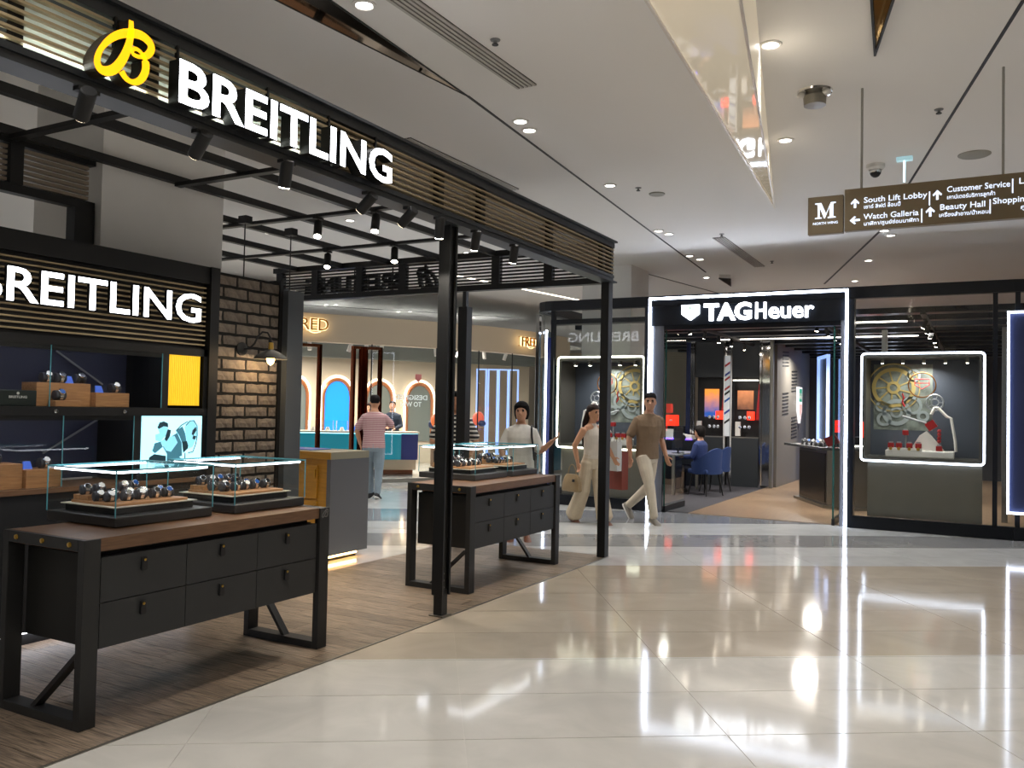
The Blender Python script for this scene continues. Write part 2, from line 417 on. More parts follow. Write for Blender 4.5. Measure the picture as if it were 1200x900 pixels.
def wedge(name, pts, dz, mats, label):
    """faceted mirror fin: two ceiling points and a tip; the far edge hangs below the ceiling"""
    t = thing(name, label, 'ceiling mirror', pts[0])
    (tip, l, r) = [Vector(p) for p in pts]
    up = lambda p: Vector((p.x, p.y, CZ))
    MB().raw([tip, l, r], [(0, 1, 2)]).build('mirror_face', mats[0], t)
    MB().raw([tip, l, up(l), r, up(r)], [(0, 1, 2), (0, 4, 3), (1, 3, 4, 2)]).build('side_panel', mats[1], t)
    e = .012
    for a, b in ((tip, l), (tip, r)):
        MB().bar(a-Vector((0, 0, e)), b-Vector((0, 0, e)), .014, .014).build('edge_trim', mats[2], t)
    return t
wedge('mirror_wedge', [(-2.167, 10.33, 3.998), (-1.05, 1.6, 3.18), (-.57, 1.75, 3.18)], 0, (mat('cream_gloss_glow', '#d6ccba', .03, 0, emit=.30, ecol='#e6d6ba', spec=.9, coat=1.0), mat('cream_edge_glow', '#d9cfbc', .4, emit=.22, ecol='#e6d6ba'), mat('wedge_trim', '#cfc6b8', .3, .6)), 'long tapered glossy cream wedge in the ceiling with a sign reflected in it')  # glow put into the cream so the wedge reads brighter than the ceiling
DKM = mat('dark_mirror', '#8a7c6c', .04, 1)
t = thing('mirror_wedge', 'dark bronze and mirror wedge in the ceiling beside the booth canopy', 'ceiling mirror', (-3.556, 5.66, CZ))
wt, wl, wm, wr = (-3.556, 5.66, 3.998), (-3.87, 2.6, 3.99), (-3.66, 2.6, 3.86), (-3.40, 2.6, 3.995)
MB().raw([wt, wl, wm], [(0, 1, 2)]).build('bronze_face', mat('bronze_face', '#8a7d70', .3, .4), t)
MB().raw([wt, wm, wr], [(0, 1, 2)]).build('mirror_face', DKM, t)
MB().raw([wl, wm, wr], [(0, 1, 2)]).build('end_panel', BLKM, t)
for a_, b_, q_ in ((wt, wl, .006), (wt, wr, .012), (wt, wm, .006)): MB().bar(a_, b_, q_, .01).build('edge_trim', BLKM, t)
wedge('mirror_wedge', [(-.644, 6.17, 3.998), (-.50, 4.4, 3.93), (-.27, 4.4, 3.90)], 0, (mat('gold_mirror', '#c89a48', .05, 1), CHROME, BLKM), 'small gold mirror wedge with a sharp tip above the dual ceiling camera')
wedge('mirror_wedge', [(-4.25, 16.4, 3.998), (-4.10, 15.0, 3.94), (-3.92, 15.1, 3.93)], 0, (mat('gold_mirror', '#c89a48', .05, 1), CHROME, BLKM), 'small faceted gold mirror in the ceiling over the lit portal')
def vent(a, b, label):
    a, b = Vector((*a, CZ)), Vector((*b, CZ)); d = (b-a).normalized(); s = Vector((-d.y, d.x, 0))
    t = thing('air_vent', label, 'air vent', (a+b)/2, group='linear ceiling air vents')
    W = .17
    MB().obox((a+b)/2-Vector((0, 0, .003)), (b-a)/2, s*W/2, (0, 0, .003)).build('slot_back', BLINE, t)
    for k in (-2, -1, 0, 1, 2):
        MB().obox((a+b)/2-Vector((0, 0, .008))+s*k*.036, (b-a)/2, s*.011, (0, 0, .006)).build('blade', mat('vent_blade', '#a9a5a0', .5), t)
vent((-3.09, 2.6), (-3.04, 5.66), 'long slotted air vent in the ceiling along the booth canopy')
vent((-4.66, 6.3), (-4.62, 8.31), 'slotted air vent just above the canopy slats')
vent((-3.24, 11.8), (-3.26, 14.41), 'slotted air vent in the ceiling ahead of the lit portal')

# ---- downlights
def make_downlight():
    t = thing('downlight', '', 'downlight', (0, 0, 0), group='round recessed ceiling downlights')
    MB().lathe([(.075, 0), (.075, -.008), (.056, -.012), (.05, -.004)], 24).build('trim_ring', WHITE, t, True)
    MB().lathe([(.052, -.005), (.02, -.006), (0, -.006)], 20).build('lens', DLENS, t)
    return t
dl0 = make_downlight(); dl_used = [False]
def lamp(name, kind, loc, power, col, parent=None, size=.08, spot=None, blend=.6, aim=None):
    ld = bpy.data.lights.new(name, kind); ld.energy = power; ld.color = col
    if kind == 'SPOT': ld.spot_size = spot; ld.spot_blend = blend; ld.shadow_soft_size = size
    elif kind == 'POINT': ld.shadow_soft_size = size
    elif kind == 'AREA': ld.shape = 'DISK'; ld.size = size; ld.spread = spot or math.pi
    o = bpy.data.objects.new(name, ld); link(o); o.location = loc
    if aim is not None: o.rotation_euler = (Vector(aim)-Vector(loc)).to_track_quat('-Z', 'Y').to_euler()
    if parent is not None: o.parent = parent
    return o
def downlight(x, y, label, lit=True, s=1.0):
    t = dl0 if not dl_used[0] else copy_tree(dl0)
    dl_used[0] = True; t.location = (x, y, CZ); t['label'] = label; t.scale = (s, s, s)
    return t
seen = [((-3.32, 4.06), 'single downlight between the dark mirror wedge and the long air vent'),
        ((-3.46, 6.34), 'downlight of the twin pair by the black groove, over the canopy'), ((-3.50, 6.58), 'downlight of the twin pair by the black groove, over the canopy'),
        ((-3.56, 8.59), 'single downlight beside the black groove past the end of the canopy'),
        ((-3.86, 11.05), 'downlight of the pair where the groove nears the white column'), ((-3.80, 11.3), 'downlight of the pair where the groove nears the white column'),
        ((-4.03, 13.02), 'downlight of the pair just before the small gold ceiling mirror'), ((-3.97, 13.38), 'downlight of the pair just before the small gold ceiling mirror'),
        ((-4.4, 15.25), 'downlight beside the small gold ceiling mirror over the portal'),
        ((-1.24, 5.72), 'single downlight right of the long mirror wedge, near the dual camera'), ((-1.55, 7.8), 'single downlight between the mirror wedge tip and the direction sign'),
        ((-1.14, 12.2), 'downlight of the pair seen just under the direction sign'), ((-1.09, 12.55), 'downlight of the pair seen just under the direction sign'),
        ((-1.58, 14.47), 'downlight by the groove between sign and lit portal'), ((-2.04, 16.6), 'downlight by the groove just over the lit portal corner'),
        ((-7.36, 8.82), 'small downlight seen through the canopy beams'), ((-7.16, 11.44), 'small downlight seen beyond the canopy post'),
        ((-14.14, 16.12), 'downlight of a pair over the jewellery shop band'), ((-13.9, 16.2), 'downlight of a pair over the jewellery shop band'),
        ((-13.3, 17.95), 'downlight of the farther pair over the jewellery shop band'), ((-13.0, 18.05), 'downlight of the farther pair over the jewellery shop band'),
        ((-12.15, 19.83), 'far downlight right of the canopy post'), ((-13.06, 23.76), 'farthest downlight behind the second gold jewellery sign'), ((-15.9, 17.7), 'bright downlight left above the gold jewellery sign')]
for (x, y), lb in seen: downlight(x, y, lb)
# the mall's rows of downlights go on outside the view
rows = []
for x in (-1.3, 1.6, 4.4, -3.3):
    for y in (-3.5, -1.0, 1.5):
        rows.append((x, y))
rows += [(1.6, 4.0), (4.4, 4.0), (1.6, 6.5), (4.4, 6.5), (1.6, 9.0), (4.4, 9.0), (-6.4, 10.6), (-9.0, 9.0), (-9.0, 12.0), (-8.4, 6.0), (-8.4, 3.0), (-10.8, 9.0), (-6.8, .5)]
for x, y in rows: downlight(x, y, 'round recessed downlight in the row along the aisle ceiling')
LPOS = [(-3.32, 4.06), (-3.48, 6.46), (-3.56, 8.59), (-3.83, 11.2), (-1.24, 5.72), (-1.55, 7.8), (-1.1, 11.6), (-6.0, 10.6), (-9.2, 9.2), (-9.0, 12.0), (-8.0, 5.6), (-7.2, 11.4), (-6.9, 14.6), (-7.2, 17.5), (-4.4, 15.25), (-2.04, 16.6), (-.6, 14.5), (-14.1, 16.1), (-13.1, 18.0), (-12.1, 19.8), (-15.9, 17.7), (-13.0, 23.0), (-10.4, 23.5), (-17.5, 20.5), (-15.5, 25), (-7, 22), (-18, 12)] + rows  # spots without a fitting are added to brighten the dark far ceiling
for x, y in LPOS:
    lamp('downlight_and_fill_lamp', 'SPOT', (x, y, CZ-.03), DOWN_W*4.5, (1, .985, .965), None, .11, math.radians(120), .8, (x, y, 0))

# ---- small ceiling fittings
def sprinkler(x, y, label):
    t = thing('sprinkler', label, 'sprinkler', (x, y, CZ), group='ceiling sprinklers')
    MB().lathe([(.035, CZ), (.033, CZ-.006), (.012, CZ-.01), (.01, CZ-.03)], 12, Matrix.Translation((x, y, 0))).build('collar', GREY, t, True)
    MB().lathe([(.0, CZ-.03), (.022, CZ-.03), (.022, CZ-.036), (0, CZ-.036)], 12, Matrix.Translation((x, y, 0))).build('deflector', DGREY, t)
for x, y, lb in ((-2.85, 4.85, 'small sprinkler head beside the long ceiling vent'), (-3.32, 8.82, 'small sprinkler head past the canopy end'), (-3.14, 11.59, 'small sprinkler head above the short vent'),
                 (-2.97, 13.99, 'small sprinkler head near the lit portal top'), (-.31, 7.53, 'dark sprinkler head between sign rods and the groove'), (.04, 10.66, 'small sprinkler head seen below the direction sign')):
    sprinkler(x, y, lb)
T_ = Matrix.Translation
def disc(x, y, r, label):
    MB().lathe([(0, CZ-.012), (r*.9, CZ-.014), (r, CZ-.006), (r, CZ)], 28, T_((x, y, 0))).solo('ceiling_speaker', mat('speaker_disc', '#8f8d84', .6), label, 'speaker', 'round ceiling speakers', True)
disc(-.07, 8.97, .14, 'round grey ceiling speaker above the direction sign'); disc(-3.22, 9.15, .09, 'small round ceiling speaker past the canopy end')
t = thing('dual_camera', 'silver dual ceiling camera mounted near the mirror wedge', 'camera', (-1.12, 6.71, CZ))
MB().lathe([(.13, CZ), (.125, CZ-.015), (.07, CZ-.02)], 24, T_((-1.12, 6.71, 0))).build('base_plate', CHROME, t, True)
MB().lathe([(.07, CZ-.02), (.085, CZ-.04), (.08, CZ-.11), (0, CZ-.115)], 24, T_((-1.12, 6.71, 0))).build('body', STEEL, t, True)
for s in (-1, 1): MB().ball((-1.12+s*.09, 6.68, CZ-.03), (.035, .035, .022)).build('lens_pod', WHITE, t, True)
t = thing('dome_camera', 'small black dome camera on a white base over the sign', 'camera', (-.92, 8.95, CZ))
MB().lathe([(.085, CZ), (.085, CZ-.035), (.06, CZ-.055)], 20, T_((-.92, 8.95, 0))).build('base', WHITE, t, True)
MB().ball((-.92, 8.95, CZ-.075), .052).build('dome', BLKM, t, True)
MB().lathe([(.045, CZ-.055), (.048, CZ-.07), (.045, CZ-.085)], 16, T_((-.92, 8.93, 0))).build('ring', CHROME, t, True)
t = thing('exit_light', 'small glowing edge-lit emergency light fixed to the ceiling', 'light', (-.65, 8.79, CZ))
MB().box(-.72, -.58, 8.76, 8.82, CZ-.04, CZ, .005).build('housing', mat('exit_housing', '#cfe6e8', .4, emit=.3, ecol='#9fd8e8'), t)
MB().box(-.660, -.642, 8.78, 8.80, CZ-.24, CZ-.04).build('blade', mat('exit_blade', '#dff6ff', .3, emit=1.5, ecol='#bfeeff'), t)

# ================================================================== booth canopy
def build_canopy():
    t = thing('booth_canopy', 'black steel canopy frame with brown horizontal slats over the watch booth', 'canopy', (-3.46, 5.34, 0))
    P = lambda mb, n, m=BLACK: mb.build(n, m, t)
    # front posts
    for (x, y, z0) in ((-3.505, 5.335, .16), (-3.49, 8.40, .0)):
        if y < 6:
            MB().box(x-.036, x+.036, y-.036, y+.036, .012, .2).build('post_foot', BLACK, t)
            MB().box(x-.06, x+.06, y-.06, y+.06, .006, .016).build('base_plate', STEEL, t)
            MB().box(x-.05, x+.03, y-.05, y+.05, .16, 2.9, .004).box(x+.03, x+.05, y-.055, y-.035, .16, 2.9).box(x+.03, x+.05, y+.035, y+.055, .16, 2.9).build('post', BLACK, t)
            for zz in (.22, .27, .32): MB().lathe([(.009, 0), (.009, .008), (0, .008)], 10, T_((x+.03, y-.02, zz)) @ Matrix.Rotation(math.radians(90), 4, 'Y')).build('bolt', STEEL, t)
            for zz in (2.62, 2.68): MB().lathe([(.008, 0), (.008, .006), (0, .006)], 10, T_((x+.03, y-.02, zz)) @ Matrix.Rotation(math.radians(90), 4, 'Y')).build('bolt', STEEL, t)
        else:
            MB().box(x-.05, x+.04, y-.055, y+.055, .005, 2.9, .004).build('post', BLACK, t)
    MB().box(-5.36, -5.24, 8.40, 8.52, .0, 2.72, .004).build('post', BLACK, t)
    MB().box(-5.325, -5.275, 8.435, 8.485, 2.72, 2.9).build('post_top', DGREY, t)
    # fascia: front (X plane) and end (Y plane)
    MB().box(-3.56, -3.44, .3, 8.46, 2.955, 2.985).box(-3.52, -3.45, .3, 8.46, 2.915, 2.955).box(-3.56, -3.405, .3, 8.46, 2.90, 2.915).build('bottom_beam', mat('beam_grey', '#2a2d31', .45, .2), t)
    MB().box(-3.56, -3.44, .3, 8.46, 3.275, 3.345).box(-3.57, -3.41, .3, 8.47, 3.33, 3.348).build('top_beam', mat('beam_grey', '#2a2d31', .45, .2), t)
    MB().box(-8.3, -3.5, 8.40, 8.50, 2.90, 2.965).build('bottom_beam', BLACK, t)
    MB().box(-8.3, -3.5, 8.40, 8.50, 3.28, 3.345).build('top_beam', BLACK, t)
    bays = [.6, 2.03, 2.69, 3.95, 5.175, 5.77, 7.0, 8.24]
    for y in bays[1:]:
        MB().box(-3.55, -3.47, y-.035, y+.035, 2.985, 3.275).build('fascia_stud', BLKM, t)
    MB().box(-3.55, -3.455, 8.40, 8.46, 2.985, 3.275).build('fascia_stud', BLACK, t)
    ends = bays+[8.44]
    smesh = {}
    for i in range(len(ends)-1):
        a, b = ends[i], ends[i+1]; L = b-a
        for layer, (x, m, dz) in enumerate(((-3.452, SLATG, 0), (-3.535, SLAT, .012))):
            if layer == 1 and b < 4.7: continue
            for k in range(7):
                key = (round(L, 3), layer)
                if key not in smesh: smesh[key] = MB().box(-.014, .014, -L/2, L/2, -.006, .006).mesh('slat', m)
                inst(smesh[key], 'slat', t, (x+3.46, (a+b)/2-5.34, 3.008+k*.0405+dz))
    MB().box(-3.575, -3.565, .6, 4.6, 2.985, 3.275).build('back_panel', mat('sign_back', '#cdd3cb', .7), t)
    for a, b in ((.7, 1.98), (2.07, 2.65), (2.73, 3.9)):
        MB().box(-3.475, -3.465, a, b, 2.985, 2.992).build('led_strip', mat('canopy_led', '#ffffff', emit=26, ecol='#eef4ea'), t)
    # end fascia slats and studs (open, seen against the ceiling)
    xs = [-8.2, -7.585, -6.855, -6.195, -5.5, -4.88, -4.21, -3.56]
    for x in xs: MB().box(x-.05, x+.05, 8.41, 8.49, 2.965, 3.28).build('fascia_stud', BLACK, t)
    em = {}
    for i in range(len(xs)-1):
        L = xs[i+1]-xs[i]-.1
        for k in range(8):
            key = round(L, 3)
            if key not in em: em[key] = MB().box(-L/2, L/2, -.012, .012, -.009, .009).mesh('slat', BLKM)
            inst(em[key], 'slat', t, ((xs[i]+xs[i+1])/2+3.46, 8.45-5.34, 2.99+k*.0385))
    # longitudinal and cross beams under the canopy
    for x in (-4.16, -4.90, -5.64, -6.4, -7.15, -7.9):
        MB().box(x-.03, x+.03, 1.5 if x > -6 else 5.2, 8.40, 3.285, 3.345).build('beam', BLACK, t)
    for y in (2.0, 3.30, 4.62, 5.93, 7.28):
        MB().box(-8.2 if y > 4.8 else -5.62, -3.57, y-.03, y+.03, 3.255, 3.285).build('cross_beam', BLACK, t)
    # rear slat panel beside the column
    X = -5.78
    MB().box(X-.04, X+.04, 1.5, 3.99, 3.27, 3.34).box(X-.04, X+.04, 1.5, 3.99, 2.94, 3.0).build('rear_beam', BLACK, t)
    for y in (2.0, 3.40): MB().box(X-.05, X+.05, y-.045, y+.045, 3.0, 3.27).build('fascia_stud', BLACK, t)
    for a, b in ((2.05, 3.35), (3.45, 3.95)):
        for k in range(7): MB().box(X-.02, X+.02, a, b, 3.015+k*.037, 3.037+k*.037).build('slat', SLAT, t)
    MB().box(X-.05, X+.05, 3.83, 3.985, 2.5, 2.94).build('short_post', BLACK, t)
    return t
canopy = build_canopy()

# ---- canopy sign (front) and end sign
LOGO = [(2.485, 3.26), (2.486, 3.201), (2.475, 3.139), (2.449, 3.071), (2.412, 3.015), (2.371, 2.988), (2.338, 2.99), (2.325, 3.02), (2.34, 3.074), (2.379, 3.13), (2.427, 3.173), (2.487, 3.203), (2.543, 3.213),
        (2.585, 3.197), (2.594, 3.168), (2.572, 3.133), (2.532, 3.112), (2.500, 3.113), (2.497, 3.130), (2.516, 3.142), (2.546, 3.132), (2.566, 3.101), (2.566, 3.055), (2.543, 3.01), (2.507, 2.986), (2.47, 2.990), (2.444, 3.014)]
def catmull(p, n=5):
    out = []
    for i in range(len(p)-1):
        p0, p1, p2, p3 = p[max(i-1, 0)], p[i], p[i+1], p[min(i+2, len(p)-1)]
        for k in range(n):
            s = k/n; out.append(tuple(.5*(2*p1[j]+(p2[j]-p0[j])*s+(2*p0[j]-5*p1[j]+4*p2[j]-p3[j])*s*s+(3*p1[j]-p0[j]-3*p2[j]+p3[j])*s**3) for j in (0, 1)))
    out.append(tuple(p[-1])); return out
def script_mark(parent, o, u, v, mats, width=.038, depth=.06, sc=1.0):
    """looped script B emblem as one ribbon"""
    o, u, v = Vector(o), Vector(u), Vector(v); w = u.cross(v)
    pts = catmull([((a-2.46)*sc, (b-3.12)*sc) for a, b in LOGO], 4); N = len(pts); mb = MB(); L = []; R = []
    for i, (a, b) in enumerate(pts):
        x0, y0 = pts[max(i-1, 0)]; x1, y1 = pts[min(i+1, N-1)]; dx, dy = x1-x0, y1-y0; n = math.hypot(dx, dy) or 1
        f = i/(N-1); wd = width*sc*(.62+.5*abs(math.sin(f*math.pi*3.2)))
        if .60 < f < .80: wd = width*sc*.5
        L.append((a-dy/n*wd/2, b+dx/n*wd/2)); R.append((a+dy/n*wd/2, b-dx/n*wd/2))
    for i in range(N-1):
        q = [L[i], L[i+1], R[i+1], R[i]]
        F = [o+u*a+v*b+w*depth/2 for a, b in q]; K = [p-w*depth for p in F]
        mb.mi(0).raw(F, [(0, 1, 2, 3)]); mb.mi(1).raw(F+K, [(4, 5, 6, 7), (0, 1, 5, 4), (3, 2, 6, 7)] + ([(0, 3, 7, 4)] if i == 0 else []) + ([(1, 2, 6, 5)] if i == N-2 else []))
    return mb.build('emblem', mats, parent)
t = thing('illuminated_sign', 'large white BREITLING letters with yellow script emblem on the canopy front', 'sign', (-3.40, 3.4, 2.95))
letters('BREITLING', t, (-3.40, 2.735, 2.985), (0, 1, 0), (0, 0, 1), .197, .075, (LETTER, BLKM), .020, 1.70)
script_mark(t, (-3.40, 2.46, 3.12), (0, 1, 0), (0, 0, 1), (YELL, mat('emblem_side', '#2a2014', .5)), depth=.075)
for y in (2.46, 2.8, 3.4, 3.9, 4.35): MB().box(-3.45, -3.43, y-.006, y+.006, 2.98, 3.28).build('mounting_rail', BLKM, t)
t = thing('illuminated_sign', 'BREITLING letters on the canopy end, seen reversed from behind as dark shapes', 'sign', (-6.7, 8.52, 2.95))
letters('BREITLING', t, (-6.22, 8.545, 3.0), (-1, 0, 0), (0, 0, 1), .195, .06, (LETTER, BLKM), .020, 1.62)
script_mark(t, (-5.9, 8.545, 3.12), (-1, 0, 0), (0, 0, 1), (YELL, BLKM), depth=.06)
for x in (-5.9, -6.4, -7.0, -7.6): MB().box(x-.006, x+.006, 8.50, 8.515, 2.97, 3.28).build('mounting_rail', BLKM, t)

# ---- spotlights
def spotlight(x, y, z, aim, label, lit=True, stem=.06, grp='black cylinder spotlights under the canopy', L=.13, r=.032, power=None):
    """hangs from (x,y,z)"""
    t = thing('spotlight', label, 'spotlight', (x, y, z), group=grp)
    MB().box(x-.022, x+.022, y-.05, y+.05, z-.018, z).build('track_adapter', BLKM, t)
    MB().cyl((x, y, z-.018), (x, y, z-.018-stem), .009, 8).build('stem', BLKM, t)
    c = Vector((x, y, z-.018-stem)); d = (Vector(aim)-c).normalized()
    a = c-d*L*.35; b = c+d*L*.65
    MB().tube([a, a+d*.004, b-d*.004, b], [r*.9, r, r, r*.97], 18).build('body', BLKM, t, True)
    q = d.to_track_quat('Z', 'Y').to_matrix().to_4x4()
    MB().lathe([(0, .0015), (r*.8, .0015), (r*.85, .004)], 16, T_(b) @ q).build('lens', BULB if lit else mat('lens_dim', '#fff4e0', .3, emit=3, ecol='#ffe9c8'), t)
    lamp('spot_lamp', 'SPOT', tuple(b+d*.02-Vector((x, y, z))), power or (SPOT_W*5 if lit else SPOT_W*1.2), (1, .9, .76), t, .02, math.radians(58), .5, tuple(b+d*.02-Vector((x, y, z))+d))
    return t
F = 'front canopy beam'
for (x, y, aim, lit, lb) in (
        (-3.40, 3.52, (-4.05, 3.9, .9), True, 'lit spotlight on the front canopy beam under the T of the sign'),
        (-3.40, 5.06, (-3.9, 5.6, .9), True, 'lit spotlight on the front canopy beam touching the near post'),
        (-3.40, 5.56, (-4.2, 6.3, .9), True, 'lit spotlight on the front canopy beam just beyond the near post'),
        (-3.40, 6.17, (-4.1, 6.9, .9), True, 'half hidden spotlight on the front canopy beam between the two posts'),
        (-3.42, 2.32, (-5.2, 3.0, 1.5), False, 'spotlight on the front canopy beam under the yellow emblem, turned to the wall'),
        (-3.42, 2.95, (-5.2, 3.4, 1.5), False, 'spotlight on the front canopy beam under the first letters, turned to the wall'),
        (-3.42, 4.28, (-5.2, 4.5, 1.6), False, 'spotlight on the front canopy beam under the last letters, turned to the wall'),
        (-3.42, 4.72, (-5.2, 5.0, 1.6), False, 'spotlight on the front canopy beam before the near post, turned to the wall')):
    spotlight(x, y, 2.90, aim, lb, lit, .03, L=.15, r=.035)
for (x, y, aim, lit, lb) in ((-5.32, 5.93, (-4.6, 5.0, .9), True, 'lit spotlight on the second cross track, next to the column'), (-4.66, 5.93, (-4.3, 5.2, .9), True, 'lit spotlight on the second cross track, nearer the sign'),
                       (-5.46, 7.28, (-4.9, 6.5, .9), True, 'lit spotlight on the third cross track, in its middle'), (-6.38, 7.28, (-5.8, 6.5, .9), True, 'lit spotlight on the third cross track above the brick wall'),
                       (-4.78, 7.28, (-5.4, 8.2, .9), False, 'unlit spotlight tilted away on the third cross track')):
    spotlight(x, y, 3.255, aim, lb, lit, .07, L=.16, r=.038)
# ================================================================== booth cabinet wall
def build_cabinet():
    X = -5.20; D = .42; B = X-D
    t = thing('display_cabinet', 'tall black wall cabinet with glazed watch shelves and a lit sign above', 'cabinet', (X, 3.5, 0))
    Y0, Y1 = 2.2, 4.685
    MB().box(B, X, Y0, Y1, 2.455, 2.586).box(B, X, Y0, Y1, 1.895, 1.95).build('header', BLACK, t)
    MB().box(B, X+.02, 4.60, Y1, 0, 2.586).build('side_post', BLACK, t)
    MB().box(B, X, Y0, Y0+.06, 0, 2.586).build('side_post', BLACK, t)
    MB().box(B, X, 4.565, 4.60, 1.0, 1.95).box(B, X, 4.195, 4.25, 1.5, 1.9).box(B, X, 3.975, 4.03, 1.03, 1.45).build('divider', BLACK, t)
    MB().box(B, B+.02, Y0, Y1, 1.0, 1.95).build('back_panel', NAVYB, t)
    MB().box(B, X-.06, Y0, Y1, 1.95, 2.455).build('sign_board', BLKM, t)
    sm = MB().box(-.012, .012, -1.2, 1.2, -.0055, .0055).mesh('slat', SLATG)
    for k in range(13): inst(sm, 'slat', t, (-.045, (Y0+4.6)/2-3.5, 1.985+k*.0365))
    MB().box(B, X+.012, Y0, 4.60, 1.443, 1.50).build('shelf', BLACK, t)
    MB().box(B, X+.012, 4.0, 4.60, .985, 1.035).build('shelf', BLACK, t)
    MB().box(B, X+.05, Y0, 4.62, .955, .985).build('worktop', OAK, t)
    MB().box(B, X+.02, Y0, 4.62, .10, .955).build('base', mat('base_black', '#1b1c1e', .5), t)
    MB().box(B+.05, X-.05, Y0, 4.62, .0, .10).build('plinth', BLKM, t)
    MB().box(X-.03, X-.015, Y0, 4.55, .085, .098).build('led_strip', LEDW, t)
    for zz in (1.895, 1.443): MB().box(X-.05, X-.035, Y0+.1, 4.15 if zz > 1.5 else 3.95, zz-.008, zz).build('led_strip', mat('shelf_led', '#ffffff', emit=9, ecol='#dfe4ff'), t)
    MB().box(X-.03, X-.006, Y0+.06, 4.195, 1.865, 1.895).build('light_lip', BLACK, t); MB().box(X-.03, X-.006, Y0+.06, 3.975, 1.413, 1.443).build('light_lip', BLACK, t)
    # sliding glass doors and locks
    for (a, b, z0, z1) in ((Y0+.06, 3.35, 1.5, 1.895), (3.33, 4.195, 1.5, 1.895), (Y0+.06, 3.45, .985, 1.443), (3.43, 3.975, .985, 1.443)):
        p = MB().pane('X', X-.004, a, b, z0, z1).build('glass_door', GLASS, t)
        MB().box(X-.0065, X-.0005, b-.004, b, z0, z1).build('door_edge', GLASSE, p)
    for y in (3.48, 3.98): MB().lathe([(.013, 0), (.013, .008), (.006, .009), (0, .004)], 14, T_((X+.012, y-.1, 1.472)) @ Matrix.Rotation(math.radians(90), 4, 'Y')).build('lock', CHROME, t)
    # slanted shelf supports in the niches
    for a, b in (((B+.05, 3.62, 1.88), (B+.08, 3.96, 1.66)), ((B+.05, 3.55, 1.18), (B+.08, 3.95, 1.42))):
        MB().bar(a, b, .01, .012).build('support_bar', GREY, t)
    # yellow ribbed light panel
    lp = MB().box(X-.03, X-.02, 4.252, 4.542, 1.52, 1.893).build('light_panel', mat('yellow_back', '#b88a14', .5, emit=.22, ecol='#d0a010'), t)
    n = 22; rm = MB().box(-.006, .006, -.0042, .0042, -.1865, .1865, .002).mesh('rib', mat('yellow_panel', '#e8bc30', .45, emit=.42, ecol='#f0c428'))
    for i in range(n): inst(rm, 'rib', lp, (X-.014-X, 4.2585+i*(.277/(n-1))-3.5, 1.7065))
    return t
build_cabinet()
t = thing('illuminated_sign', 'white BREITLING letters on dark slats above the wall cabinet', 'sign', (-5.15, 3.6, 2.13))
letters('BREITLING', t, (-5.145, 2.785, 2.142), (0, 1, 0), (0, 0, 1), .20, .03, (LETTER, BLKM), .012, 1.68)

def build_poster():
    X = -5.195
    t = thing('lit_poster', 'pale blue backlit poster of a crouching man beside a large sports bag', 'poster', (X, 4.295, 1.04))
    MB().box(X-.03, X, 4.033, 4.560, 1.037, 1.442).build('light_box', mat('poster_light', '#bfeef8', .4, emit=.85, ecol='#a8ecfa'), t)
    C = {'d': mat('poster_dark', '#1f3a46', .5, emit=.12, ecol='#2a5564'), 'm': mat('poster_mid', '#3f7486', .5, emit=.4, ecol='#3f7f94'),
         'l': mat('poster_light_tone', '#7fc0d0', .5, emit=.7, ecol='#86cfe0'), 'w': mat('poster_white', '#e8fbff', .5, emit=1.3, ecol='#dffaff')}
    def q(px, py): return (4.033+(px-80)/735*.527, 1.442-(py-65)/735*.405)
    shapes = [('m', [(440, 330), (500, 290), (560, 420), (570, 600), (430, 640), (380, 560), (330, 470)]),            # jacket
              ('l', [(300, 400), (370, 350), (470, 330), (510, 420), (430, 540), (370, 520)]),                        # arm across
              ('m', [(230, 420), (300, 400), (330, 470), (240, 550), (205, 520)]),                                    # forearm
              ('d', [(170, 600), (230, 560), (370, 590), (370, 690), (200, 690), (165, 650)]),                        # knee
              ('m', [(380, 560), (450, 545), (570, 640), (560, 700), (380, 700)]),                                    # thigh
              ('l', [(265, 230), (300, 190), (380, 220), (385, 300), (340, 345), (290, 300)]),                        # face
              ('l', [(235, 310), (290, 290), (345, 330), (300, 400), (240, 380)]),                                    # hand
              ('d', [(255, 215), (280, 150), (330, 135), (380, 160), (385, 215), (330, 200), (270, 235)]),            # hair
              ('d', [(380, 240), (420, 250), (410, 330), (370, 400), (345, 370)]),                                    # collar
              ('m', [(480, 260), (560, 205), (600, 300), (620, 420), (560, 420), (520, 320)]),                        # bag side
              ('d', [(560, 410), (640, 400), (640, 500), (580, 560)]),
              ('l', [(590, 210), (640, 140), (700, 130), (745, 220), (745, 350), (700, 480), (650, 500), (620, 400)]),  # bag face
              ('d', [(690, 260), (730, 210), (740, 260), (700, 330), (680, 310)]), ('d', [(700, 330), (740, 340), (720, 390), (690, 370)]),
              ('m', [(200, 720), (560, 700), (740, 690), (760, 730), (560, 760), (240, 760)])]
    for i, (c, p) in enumerate(shapes):
        e = X+.001+.0004*i
        MB().prism([q(*a) for a in p], (e, 0, 0), (0, 1, 0), (0, 0, 1), (.0004, 0, 0)).build('printed_shape', C[c], t)
    for pl in ([(600, 190), (650, 130), (700, 125), (745, 200), (750, 330), (735, 440), (700, 550), (640, 560)], [(480, 260), (540, 190), (620, 140)], [(600, 560), (600, 680)], [(500, 660), (760, 670)]):
        MB().tube([(X+.008, *q(*a)) for a in pl], .0035, 6).build('printed_line', C['d'], t)
build_poster()

